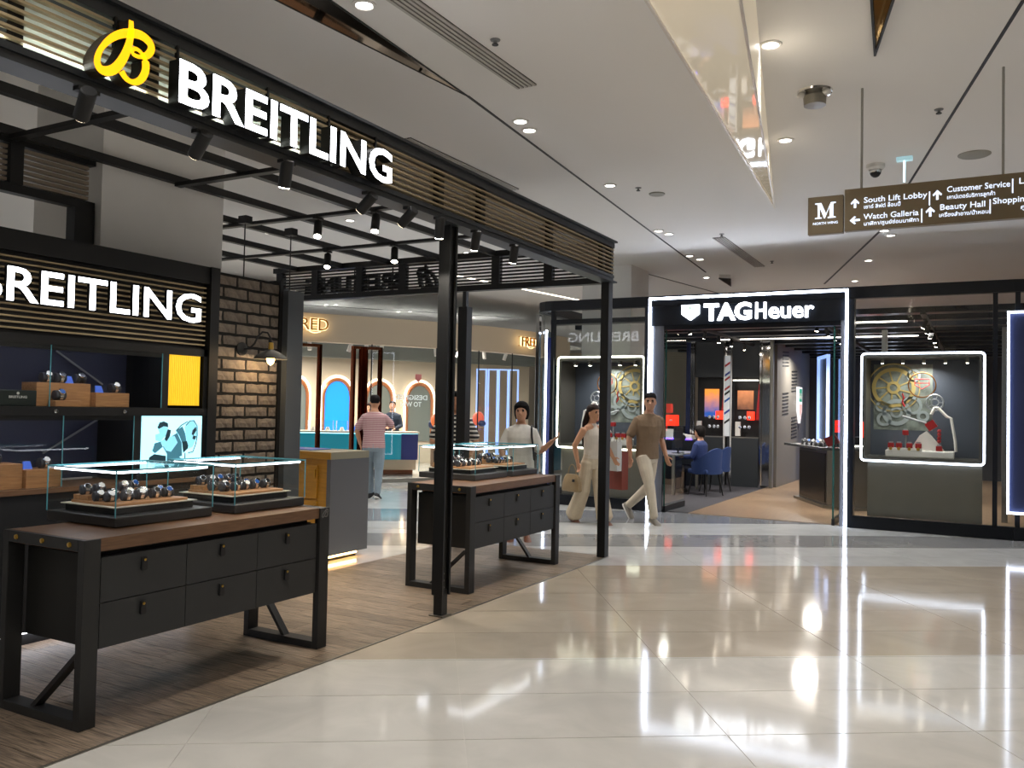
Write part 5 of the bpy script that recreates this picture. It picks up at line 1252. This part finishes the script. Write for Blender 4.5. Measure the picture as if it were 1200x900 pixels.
# ================================================================== hanging direction sign
def hanging_sign():
    Y = 6.77; BR = mat('sign_bronze', '#71634c', .45, .2); LT = mat('sign_white', '#e8f0ff', .5, emit=.8, ecol='#dbe8ff')
    t = thing('direction_sign', 'bronze hanging direction sign with white arrows and bilingual lettering', 'sign', (0, Y, 2.92))
    MB().box(-1.172, -.918, Y, Y+.06, 2.918, 3.205, .003).build('end_panel', BR, t)
    MB().box(-.908, 1.6, Y, Y+.06, 2.925, 3.24, .003).build('main_panel', BR, t)
    for x in (-.795, .123, 1.2): MB().cyl((x, Y+.03, 3.2), (x, Y+.03, CZ), .009, 8).build('rod', mat('rod_grey', '#8f8d88', .5), t)
    X = (1, 0, 0); Z = (0, 0, 1); y = Y-.004
    # serif M
    ml = [(0, 0), (.05, 0), (.05, .008), (.034, .012), (.034, .085), (.066, 0), (.072, 0), (.106, .088), (.106, .012), (.092, .008), (.092, 0), (.150, 0), (.150, .008), (.132, .012), (.132, .108), (.150, .112), (.150, .12), (.114, .12), (.080, .036), (.045, .12), (.0, .12), (.0, .112), (.019, .108), (.022, .012), (0, .008)]
    MB().prism(ml, (-1.12, y, 3.035), X, Z, (0, .002, 0)).build('letter_m', LT, t)
    line_text('NORTH WING', t, (-1.135, y, 2.99), X, Z, .018, LT, .01, .18)
    def arrow(cx, cz, up):
        p = [(-.008, -.035), (.008, -.035), (.008, .008), (.025, -.008), (.030, .004), (0, .036), (-.030, .004), (-.025, -.008), (-.008, .008)]
        if not up: p = [(-b, a) for a, b in p]
        MB().prism(p, (cx, y, cz), X, Z, (0, .002, 0)).build('arrow', LT, t)
    arrow(-.835, 3.128, True); arrow(-.835, 3.002, False); arrow(-.285, 3.135, True); arrow(-.33, 3.018, True)
    def bar_(x, z): MB().box(x-.004, x+.004, y, y+.002, z-.05, z+.05).build('divider', LT, t)
    bar_(-.335, 3.115); bar_(-.385, 2.995); bar_(.18, 3.15); bar_(.045, 3.02)
    for s, x, z, h, wd in (('South Lift Lobby', -.775, 3.126, .040, .425), ('Watch Galleria', -.775, 3.002, .040, .37), ('Customer Service', -.225, 3.148, .040, .39), ('Beauty Hall', -.27, 3.024, .040, .285), ('Luxe Hall', .215, 3.160, .040, .25), ('Shopping Concierge', .06, 3.036, .040, .48)):
        line_text(s, t, (x, y, z), X, Z, h, LT, .006, wd)
    for s, x, z, h, wd in (('เซาธ์ ลิฟต์ ล็อบบี้', -.775, 3.082, .026, .25), ('นาฬิกา/ศูนย์ซ่อมนาฬิกา', -.775, 2.956, .026, .37), ('เคาน์เตอร์บริการลูกค้า', -.225, 3.098, .026, .30), ('เครื่องสำอาง/น้ำหอม', -.275, 2.974, .026, .31), ('ศูนย์', .225, 2.985, .026, .10)):
        line_text(s, t, (x, y, z), X, Z, h, LT, .01, wd)
hanging_sign()

# ================================================================== people
SKIN = mat('skin', '#b98a6e', .55); SKIN2 = mat('skin_warm', '#c08d6a', .55); HAIRK = mat('hair_black', '#0f0c0b', .75, spec=.15); HAIRB = mat('hair_brown', '#23140e', .6, spec=.2)
EYE = mat('eye_dark', '#1c1512', .3); LIP = mat('lips', '#8f5548', .5)
def fabric(n, c, bump=.5): return mat(n, c, .85, noise=.07, nscale=9, bump=bump, bscale=14)
class Fig:
    def __init__(s): s.v = []; s.f = []; s.m = []
    def loft(s, rings, mi, n=16):
        k = len(s.v); N = len(rings)
        for c, a, b in rings:
            for i in range(n): s.v.append(c+a*math.cos(2*math.pi*i/n)+b*math.sin(2*math.pi*i/n))
        for j in range(N-1):
            for i in range(n): s.f.append((k+j*n+i, k+j*n+(i+1) % n, k+(j+1)*n+(i+1) % n, k+(j+1)*n+i)); s.m.append(mi)
        s.f.append(tuple(k+i for i in range(n-1, -1, -1))); s.m.append(mi); s.f.append(tuple(k+(N-1)*n+i for i in range(n))); s.m.append(mi)
    def tube(s, pts, rad, mi, n=14, sub=3):
        P = [Vector(p) for p in pts]; R = list(rad); Q = []; r = []
        for i in range(len(P)-1):
            for k in range(sub): f = k/sub; Q.append(P[i].lerp(P[i+1], f)); r.append(R[i]*(1-f)+R[i+1]*f)
        Q.append(P[-1]); r.append(R[-1]); rings = []
        for i, p in enumerate(Q):
            t = (Q[min(i+1, len(Q)-1)]-Q[max(i-1, 0)]).normalized()
            ref = Vector((1, 0, 0)) if abs(t.x) < .8 else Vector((0, 1, 0)); a = (ref-t*ref.dot(t)).normalized(); rings.append((p, a*r[i], t.cross(a)*r[i]))
        d0 = (Q[0]-Q[1]).normalized(); d1 = (Q[-1]-Q[-2]).normalized()
        rings = [(Q[0]+d0*r[0]*.45, rings[0][1]*.6, rings[0][2]*.6)]+rings+[(Q[-1]+d1*r[-1]*.45, rings[-1][1]*.6, rings[-1][2]*.6)]
        s.loft(rings, mi, n)
    def ball(s, c, r, mi, M=None, n=12, m=8):
        k = len(s.v); c = Vector(c)
        for i in range(m+1):
            th = math.pi*(i+.001)/(m+.002)
            for j in range(n):
                ph = 2*math.pi*j/n; p = Vector((r[0]*math.sin(th)*math.cos(ph), r[1]*math.sin(th)*math.sin(ph), r[2]*math.cos(th))); s.v.append(c+(M @ p if M else p))
        for i in range(m):
            for j in range(n): s.f.append((k+i*n+j, k+(i+1)*n+j, k+(i+1)*n+(j+1) % n, k+i*n+(j+1) % n)); s.m.append(mi)
def hand(F, wr, d, side, pn, mi, s=1.0, curl=.6):
    """palm and five fingers; d = hand direction, side = thumb direction"""
    d = d.normalized(); side = (side-d*side.dot(d)).normalized(); n = d.cross(side)*pn
    F.loft([(wr+d*x*s, side*w*s, n*h*s) for x, w, h in ((-.01, .027, .022), (.02, .034, .017), (.055, .041, .015), (.085, .040, .013), (.093, .030, .009))], mi, 12)
    for k, (o, L) in enumerate(((.029, .070), (.0095, .080), (-.010, .074), (-.029, .058))):
        b = wr+d*.085*s+side*o*s; c1 = b+(d*math.cos(curl*.4)+n*math.sin(curl*.4)+side*(o*1.5))*L*.5*s; c2 = c1+(d*math.cos(curl*1.3)+n*math.sin(curl*1.3))*L*.5*s
        F.tube([b-d*.02*s, b, c1, c2], [.0085*s, .0088*s, .008*s, .0065*s], mi, 8, 2)
    b = wr+d*.03*s+side*.03*s; c1 = b+(d*.6+side*.75+n*.25).normalized()*.04*s; c2 = c1+(d*.9+side*.25+n*.4).normalized()*.034*s
    F.tube([b-side*.012*s, b, c1, c2], [.011*s, .011*s, .0095*s, .0075*s], mi, 8, 2)
def person(label, loc, rz, H, mats, J, top='tee', legs='trousers', shoe='sneaker', hair='short', hairm=HAIRK, headyaw=0.0, headpitch=0.0, lean=(0, 0), twist=0.0, vox=.0085, girth=1.0, beard=False):
    """mats: skin, top, trousers, shoe. J: joint places in the figure's own frame (x right, y forward), metres at H=1.75"""
    s = H/1.75; t = thing('person', label, 'person', loc, rz, None)
    D = dict(hipR=(.09, 0, .90), hipL=(-.09, 0, .90), knR=(.10, .02, .49), knL=(-.10, .02, .49), anR=(.10, 0, .085), anL=(-.10, 0, .085), toR=(.12, .16, .03), toL=(-.12, .16, .03),
             shR=(.165, 0, 1.385), shL=(-.165, 0, 1.385), elR=(.235, -.02, 1.13), elL=(-.235, -.02, 1.13), wrR=(.245, .06, .88), wrL=(-.245, .06, .88))
    D.update(J); V = {k: Vector(v)*s for k, v in D.items()}
    pel = V['hipR'].lerp(V['hipL'], .5); pz = pel.z
    Rt = Matrix.Rotation(twist, 3, 'Z'); F = Fig(); g = girth
    def body(z, rx, ry, yo=0.0, f=None):
        f = (z-.93)/.5 if f is None else f; f = max(0, min(1.3, f))
        c = Vector((pel.x+lean[0]*f*s, pel.y+lean[1]*f*s+yo*s, pz+(z-.90)*s)); R = Matrix.Rotation(twist*min(f, 1), 3, 'Z')
        return (c, R @ Vector((rx*s*g, 0, 0)), R @ Vector((0, ry*s*g, 0)))
    # keep the shoulders on the leaning, twisted chest
    up = Vector((lean[0]*s, lean[1]*s, pz-.90*s))+Vector((pel.x, pel.y, 0))
    for sd in 'RL':
        k = 'sh'+sd; V[k] = Rt @ V[k]+up
        if 'el'+sd not in J: V['el'+sd] = Rt @ V['el'+sd]+up
        if 'wr'+sd not in J: V['wr'+sd] = Rt @ V['wr'+sd]+up
    # pelvis and legs
    F.loft([body(.80, .145, .105), body(.86, .170, .122, -.01), body(.93, .168, .120, -.01), body(1.00, .150, .108), body(1.05, .143, .102)], 2)
    wide = legs == 'wide'
    for sd in 'RL':
        h, k, a, to = V['hip'+sd], V['kn'+sd], V['an'+sd], V['to'+sd]
        if legs == 'wide': F.tube([h, k, a.lerp(k, .02)], [.098*s*g, .105*s, .125*s], 2)
        else: F.tube([h-Vector((0, 0, .02)), h.lerp(k, .5), k, k.lerp(a, .5), a+Vector((0, 0, .015))], [.097*s*g, .090*s*g, .071*s*g, .064*s, .056*s], 2)
        F.tube([k.lerp(a, .8), a], [.037*s, .034*s], 0)
        d = (to-a); dh = Vector((d.x, d.y, d.z)).normalized(); sdv = dh.cross(Vector((0, 0, 1))).normalized(); upv = sdv.cross(dh)
        heel = a-dh*.05*s-upv*.045*s; L = .27*s
        F.loft([(heel+dh*x*s+upv*z*s, sdv*w*s, upv*hh*s) for x, w, z, hh in ((-.025, .022, .005, .025), (0, .036, .01, .042), (.05, .040, .012, .050), (.12, .043, .004, .040), (.18, .047, -.004, .030), (.225, .040, -.01, .022), (.245, .022, -.014, .014))], 3)
        if shoe == 'sneaker': F.loft([(heel+dh*x*s-upv*.03*s, sdv*w*s, upv*.014*s) for x, w in ((-.03, .024), (0, .040), (.12, .047), (.18, .051), (.23, .043), (.252, .022))], 4)
    # torso
    tw = {'tee': 1.0, 'blouse': 1.02, 'halter': .86, 'jacket': 1.08}[top]
    hem = {'tee': .86, 'blouse': .88, 'halter': .98, 'jacket': .84}[top]
    rings = [body(hem, .180*tw, .132*tw), body(.95, .176*tw, .130*tw), body(1.08, .165*tw, .122*tw), body(1.20, .178*tw, .130*tw, .01), body(1.30, .190*tw, .132*tw, .01), body(1.38, .188*tw, .118*tw), body(1.425, .165*tw, .096*tw), body(1.448, .125, .082), body(1.464, .092, .072), body(1.470, .066, .062)]
    if top == 'halter': rings = rings[:6]+[body(1.41, .12, .09), body(1.47, .07, .07)]
    F.loft(rings, 1, 20)
    if top == 'halter': F.loft([body(1.30, .165, .10), body(1.38, .168, .098), body(1.43, .15, .08), body(1.47, .075, .06)], 0, 18)
    F.loft([body(1.42, .13, .075), body(1.45, .10, .07), body(1.475, .070, .064), body(1.51, .055, .055)], 0, 16)
    nb = body(1.46, 0, 0)[0]; hc = body(1.50, 0, 0)[0]+Vector((0, .02*s, 0)); F.tube([nb, hc+Vector((0, .005*s, .08*s))], [.056*s, .052*s], 0)
    # arms
    for sd in 'RL':
        sh, el, wr = V['sh'+sd], V['el'+sd], V['wr'+sd]; sg = 1 if sd == 'R' else -1
        arm = g if g < 1.2 else 1.1
        F.tube([sh if top == 'halter' else sh.lerp(el, .35), sh.lerp(el, .5), el, el.lerp(wr, .35), wr], [.052*s if top == 'halter' else .046*s, .047*s, .040*s, .040*s, .027*s], 0)
        if top in ('tee', 'blouse'):
            q = .82 if top == 'tee' else .9
            F.tube([sh+Vector((-sg*.08*s, 0, .022*s)), sh+Vector((-sg*.012*s, 0, 0)), sh.lerp(el, .45), sh.lerp(el, q)], [.046*s, .058*s*arm, .061*s*arm, .063*s*arm], 1)
        elif top == 'jacket':
            F.tube([sh, sh.lerp(el, .5), el, wr-(wr-el).normalized()*.02*s], [.064*s, .062*s, .056*s, .044*s], 1)
        dh = (wr-el).normalized(); sv = Vector((0, 1, 0.0)) if abs(dh.y) < .8 else Vector((-sg, 0, .3))
        hand(F, wr, dh, sv, sg, 0, s)
    # head (own frame, y forward)
    HM = Matrix.Rotation(headyaw, 3, 'Z') @ Matrix.Rotation(-headpitch, 3, 'X'); h0 = hc+Vector((0, .0, .012*s))
    hp = lambda x, y, z: h0+HM @ Vector((x*s, y*s, z*s))
    hr = []
    for z, rx, ry, yo in ((.0, .030, .032, .052), (.012, .046, .052, .040), (.035, .058, .072, .024), (.065, .066, .086, .012), (.10, .072, .094, .004), (.14, .076, .098, -.002), (.18, .073, .093, -.004), (.21, .058, .075, -.006), (.228, .034, .046, -.006), (.234, .012, .016, -.006)):
        hr.append((hp(0, yo, z), HM @ Vector((rx*s, 0, 0)), HM @ Vector((0, ry*s, 0))))
    F.loft(hr, 0, 20)
    F.ball(hp(0, .099, .088), (.013*s, .018*s, .020*s), 0, HM); F.ball(hp(0, .090, .105), (.009*s, .012*s, .025*s), 0, HM)
    for q in (-1, 1):
        F.ball(hp(q*.076, -.005, .105), (.010*s, .018*s, .030*s), 0, HM)
        F.ball(hp(q*.031, .083, .117), (.014*s, .011*s, .0075*s), 5, HM); F.ball(hp(q*.031, .091, .135), (.019*s, .007*s, .005*s), 6, HM)
    F.ball(hp(0, .086, .050), (.024*s, .013*s, .008*s), 7, HM)
    if beard:
        F.ball(hp(0, .070, .014), (.030*s, .020*s, .012*s), 6, HM)
    # one continuous skin
    me = bpy.data.meshes.new('src'); me.from_pydata(F.v, [], F.f)
    o = bpy.data.objects.new('src', me); link(o); md = o.modifiers.new('r', 'REMESH'); md.mode = 'VOXEL'; md.voxel_size = vox; md.use_smooth_shade = True
    sm = o.modifiers.new('s', 'SMOOTH'); sm.factor = .5; sm.iterations = 2
    dg = bpy.context.evaluated_depsgraph_get(); out = bpy.data.meshes.new_from_object(o.evaluated_get(dg)); out.name = 'body'
    bv = BVHTree.FromPolygons(F.v, F.f)
    out.materials.clear()
    for m in (*mats, *([WHITE] if len(mats) < 5 else []), EYE, hairm, LIP): out.materials.append(m)
    for p in out.polygons:
        r = bv.find_nearest(p.center); p.material_index = F.m[r[2]] if r[2] is not None else 0; p.use_smooth = True
    bpy.data.objects.remove(o); bpy.data.meshes.remove(me)
    ob = bpy.data.objects.new('body', out); link(ob); ob.parent = t
    # hair
    mb = MB()
    def hshell(rows, n=20):
        vs = []; fs = []
        for z, rx, ry, yo in rows:
            for i in range(n):
                a = 2*math.pi*i/n; vs.append(hp(rx*math.cos(a), yo+ry*math.sin(a), z))
        for j in range(len(rows)-1):
            for i in range(n): fs.append((j*n+i, j*n+(i+1) % n, (j+1)*n+(i+1) % n, (j+1)*n+i))
        fs.append(tuple(range(n-1, -1, -1))); fs.append(tuple((len(rows)-1)*n+i for i in range(n))); mb.raw(vs, fs)
    if hair == 'short':
        hshell([(.10, .060, .045, -.062), (.13, .078, .070, -.040), (.155, .083, .092, -.020), (.185, .084, .104, -.004), (.215, .074, .092, -.002), (.238, .050, .062, -.004), (.247, .02, .024, -.004)])
    elif hair == 'bob':
        hshell([(.03, .080, .050, -.050), (.07, .094, .070, -.036), (.115, .100, .085, -.030), (.15, .102, .100, -.016), (.185, .098, .112, -.002), (.22, .080, .096, -.004), (.248, .05, .062, -.006), (.258, .02, .024, -.006)])
    elif hair == 'long':
        hshell([(.10, .082, .060, -.045), (.14, .086, .088, -.022), (.18, .086, .104, -.006), (.215, .074, .092, -.004), (.24, .05, .062, -.006), (.248, .02, .024, -.006)])
        k = h0+HM @ Vector((0, -.06*s, .12*s)); bk = HM @ Vector((0, -1, 0))
        pts = [k, k+bk*.04*s+Vector((0, 0, -.14*s)), k+bk*.05*s+Vector((0, 0, -.32*s)), k+bk*.045*s+Vector((0, 0, -.50*s)), k+bk*.035*s+Vector((0, 0, -.62*s))]
        rr = [(.088, .055), (.108, .058), (.120, .052), (.10, .04), (.035, .014)]; vs = []; fs = []; n = 16
        ax = HM @ Vector((1, 0, 0))
        for p, (a, b) in zip(pts, rr):
            for i in range(n): q = 2*math.pi*i/n; vs.append(p+ax*a*s*math.cos(q)+bk*b*s*math.sin(q))
        for j in range(len(pts)-1):
            for i in range(n): fs.append((j*n+i, j*n+(i+1) % n, (j+1)*n+(i+1) % n, (j+1)*n+i))
        fs.append(tuple(range(n-1, -1, -1))); fs.append(tuple((len(pts)-1)*n+i for i in range(n))); mb.raw(vs, fs)
    mb.build('hair', hairm, t, True, False)
    return t, V, s
def face(dx, dy): return math.atan2(-dx, dy)
TRO = fabric('cream_trousers', '#c9bda8'); TAN = fabric('brown_tee', '#7d6750'); WTR = fabric('ecru_trousers', '#c4b49a'); HAL = fabric('white_halter', '#cfc4b4')
SNK = mat('grey_sneaker', '#857f74', .6); FLAT = mat('brown_flat', '#6b3f2a', .5); SOLE = mat('white_sole', '#d4d2cc', .6)
person('man in a brown tee and cream trousers walking, looking over', (-4.10, 11.40, 0), face(.89, -.45), 1.80, (SKIN, TAN, TRO, SNK, SOLE),
       dict(hipR=(.09, .02, .90), hipL=(-.09, -.01, .90), knR=(.09, .16, .49), anR=(.08, .235, .085), toR=(.10, .40, .03), knL=(-.09, -.06, .47), anL=(-.09, -.44, .17), toL=(-.10, -.34, .04),
            elR=(.24, -.10, 1.13), wrR=(.25, -.06, .88), elL=(-.24, .02, 1.13), wrL=(-.24, .12, .90)), headyaw=-.75, twist=-.45, vox=.0065, beard=True, lean=(0, .02))
tW, VW, sW = person('woman with long brown hair in a pale halter and wide trousers', (-4.69, 10.82, 0), face(.92, -.38), 1.62, (SKIN2, HAL, WTR, FLAT, FLAT),
       dict(knR=(.10, -.06, .49), anR=(.10, -.26, .09), toR=(.10, -.13, .03), knL=(-.08, .12, .49), anL=(-.08, .22, .085), toL=(-.08, .38, .03),
            elR=(.25, -.10, 1.14), wrR=(.24, -.04, .90), elL=(-.20, .12, 1.14), wrL=(-.20, .25, .98)), top='halter', legs='wide', hair='long', hairm=HAIRB, headyaw=.1, vox=.007, girth=.92)
BLS = fabric('white_blouse', '#cfccc4')
person('woman with a dark bob in a white blouse standing behind the farther table', (-4.76, 8.89, 0), face(.47, -.88), 1.62, (SKIN, BLS, fabric('grey_trousers', '#55565a'), FLAT, FLAT),
       dict(elL=(-.24, .04, 1.12), wrL=(-.40, .14, 1.27), elR=(.24, .04, 1.14), wrR=(.20, .16, .93)), top='blouse', hair='bob', headyaw=-.15, headpitch=-.1, vox=.007)
STB = stripes('black_white_stripes', '#d8d4ca', '#1c1c20', .052, .45)
person('man in a black and white striped tee standing behind the canopy post', (-5.70, 8.90, 0), face(.62, -.78), 1.74, (SKIN2, STB, fabric('dark_trousers', '#2a2a30'), BLKM, BLKM),
       dict(elR=(.27, .06, 1.13), wrR=(.20, .24, .99), elL=(-.27, .06, 1.13), wrL=(-.18, .22, .98)), vox=.0085, girth=1.1)
STR = stripes('red_white_stripes', '#9a6a6c', '#c0a8a4', .030, .62)
person('man in a red striped shirt and light jeans seen from behind at the jewellery shop', (-8.83, 11.33, 0), face(-.55, .83), 1.72, (SKIN2, STR, fabric('light_jeans', '#7d8b94'), BLKM, SOLE),
       dict(elL=(-.29, .02, 1.15), wrL=(-.24, .12, .92), elR=(.30, .10, 1.22), wrR=(.10, .30, 1.30), anR=(.08, .02, .085), knR=(.09, .05, .49), anL=(-.05, .20, .09), knL=(-.08, .16, .49)), headyaw=.1, vox=.0085, girth=1.08)
SUIT = fabric('navy_suit', '#1c2638')
person('shop clerk in a dark suit behind the teal counter', (-12.42, 16.62, 0), face(.5, -.86), 1.66, (SKIN, SUIT, SUIT, BLKM, BLKM), dict(elR=(.24, .05, 1.13), wrR=(.1, .25, 1.08), elL=(-.24, .05, 1.13), wrL=(-.1, .25, 1.05)), top='jacket', hairm=HAIRB, vox=.011, headpitch=-.25)
person('second shop clerk in a dark suit half hidden behind the man in red stripes', (-13.0, 16.5, 0), face(.5, -.86), 1.60, (SKIN2, SUIT, SUIT, BLKM, BLKM), {}, top='jacket', hairm=HAIRB, vox=.011)
person('woman in a navy blazer seated at the consultation table', (-4.66, 15.90, -.38), face(-.9, .15), 1.66, (SKIN, fabric('navy_blazer', '#1a2c5c'), fabric('navy_trousers', '#141a2c'), BLKM, BLKM),
       dict(knR=(.11, .42, .90), knL=(-.11, .42, .90), anR=(.11, .42, .48), anL=(-.11, .42, .48), toR=(.11, .58, .43), toL=(-.11, .58, .43), elR=(.23, .06, 1.15), wrR=(.14, .28, 1.13), elL=(-.23, .06, 1.15), wrL=(-.14, .28, 1.13)), top='jacket', hair='bob', vox=.0085)

# ---- bags of the walking couple and lady's strap
def handbag():
    c = Vector((-4.88, 10.61, .56)); d = Vector((.92, -.38, 0)); n = Vector((.38, .92, 0)); z = Vector((0, 0, 1))
    t = thing('handbag', 'tan soft leather handbag carried low by the walking woman', 'handbag', tuple(c-z*.13))
    TN = mat('tan_leather', '#8a7350', .5, noise=.12, nscale=10)
    mb = MB(); rows = [(-.125, .15, .05), (-.11, .17, .065), (-.02, .165, .06), (.07, .135, .04), (.11, .10, .022)]; vs = []; fs = []; N = 16
    for zz, a, b in rows:
        for i in range(N): q = 2*math.pi*i/N; vs.append(c+z*zz+d*a*math.copysign(abs(math.cos(q))**.6, math.cos(q))+n*b*math.copysign(abs(math.sin(q))**.6, math.sin(q)))
    for j in range(len(rows)-1):
        for i in range(N): fs.append((j*N+i, j*N+(i+1) % N, (j+1)*N+(i+1) % N, (j+1)*N+i))
    fs.append(tuple(range(N-1, -1, -1))); fs.append(tuple((len(rows)-1)*N+i for i in range(N))); mb.raw(vs, fs); mb.build('body', TN, t, True)
    MB().tube([c+d*.08*math.cos(q)+z*(.09+.15*math.sin(q)) for q in [math.pi*k/10 for k in range(11)]], .007, 6).build('handle', TN, t, True)
    MB().obox(c-n*.068+d*.10+z*.03, d*.02, n*.006, z*.018).build('clasp', BLKM, t)
handbag()
def shopping(c, w, h, dp, m, lab, hm):
    d = Vector((.92, -.38, 0)); n = Vector((.38, .92, 0)); z = Vector((0, 0, 1)); c = Vector(c)
    t = thing('shopping_bag', lab, 'shopping bag', tuple(c), group=None)
    A = [c+d*sx*w/2+n*sy*dp/2+z*q for q in (0, h) for sy in (-1, 1) for sx in (-1, 1)]
    MB().raw(A, [(0, 2, 3, 1), (0, 1, 5, 4), (2, 6, 7, 3), (0, 4, 6, 2), (1, 3, 7, 5)]).build('paper_body', m, t)
    MB().obox(c-n*(dp/2+.001)+z*h*.97, d*w/2, n*.001, z*h*.03).build('folded_rim', m, t)
    for sy in (-1, 1): MB().tube([c+n*sy*dp*.4+d*.06*math.cos(q)+z*(h-.01+.10*math.sin(q)) for q in [math.pi*k/8 for k in range(9)]], .003, 5).build('handle', hm, t)
shopping((-4.40, 10.96, .72), .17, .40, .09, mat('white_paper', '#c8c8c4', .6), 'white paper shopping bag carried in front of the brown one', BLKM)
shopping((-4.42, 11.10, .46), .30, .52, .12, mat('rust_paper', '#7a3426', .6), 'large rust brown paper shopping bag beside the walking man', BLKM)
_l, _f, _c = Vector((.88, .47, 0)), Vector((.47, -.88, 0)), Vector((-4.76, 8.89, 0))
MB().tube([_c+_l*a+_f*b+Vector((0, 0, z)) for a, b, z in ((.16, .10, .95), (.145, .135, 1.10), (.13, .125, 1.22), (.125, .075, 1.315), (.125, .0, 1.345), (.13, -.07, 1.31), (.14, -.125, 1.2), (.16, -.13, 1.0))], .012, 6).solo('bag_strap', LEATHER, 'black shoulder bag strap over the white blouse', 'bag strap')
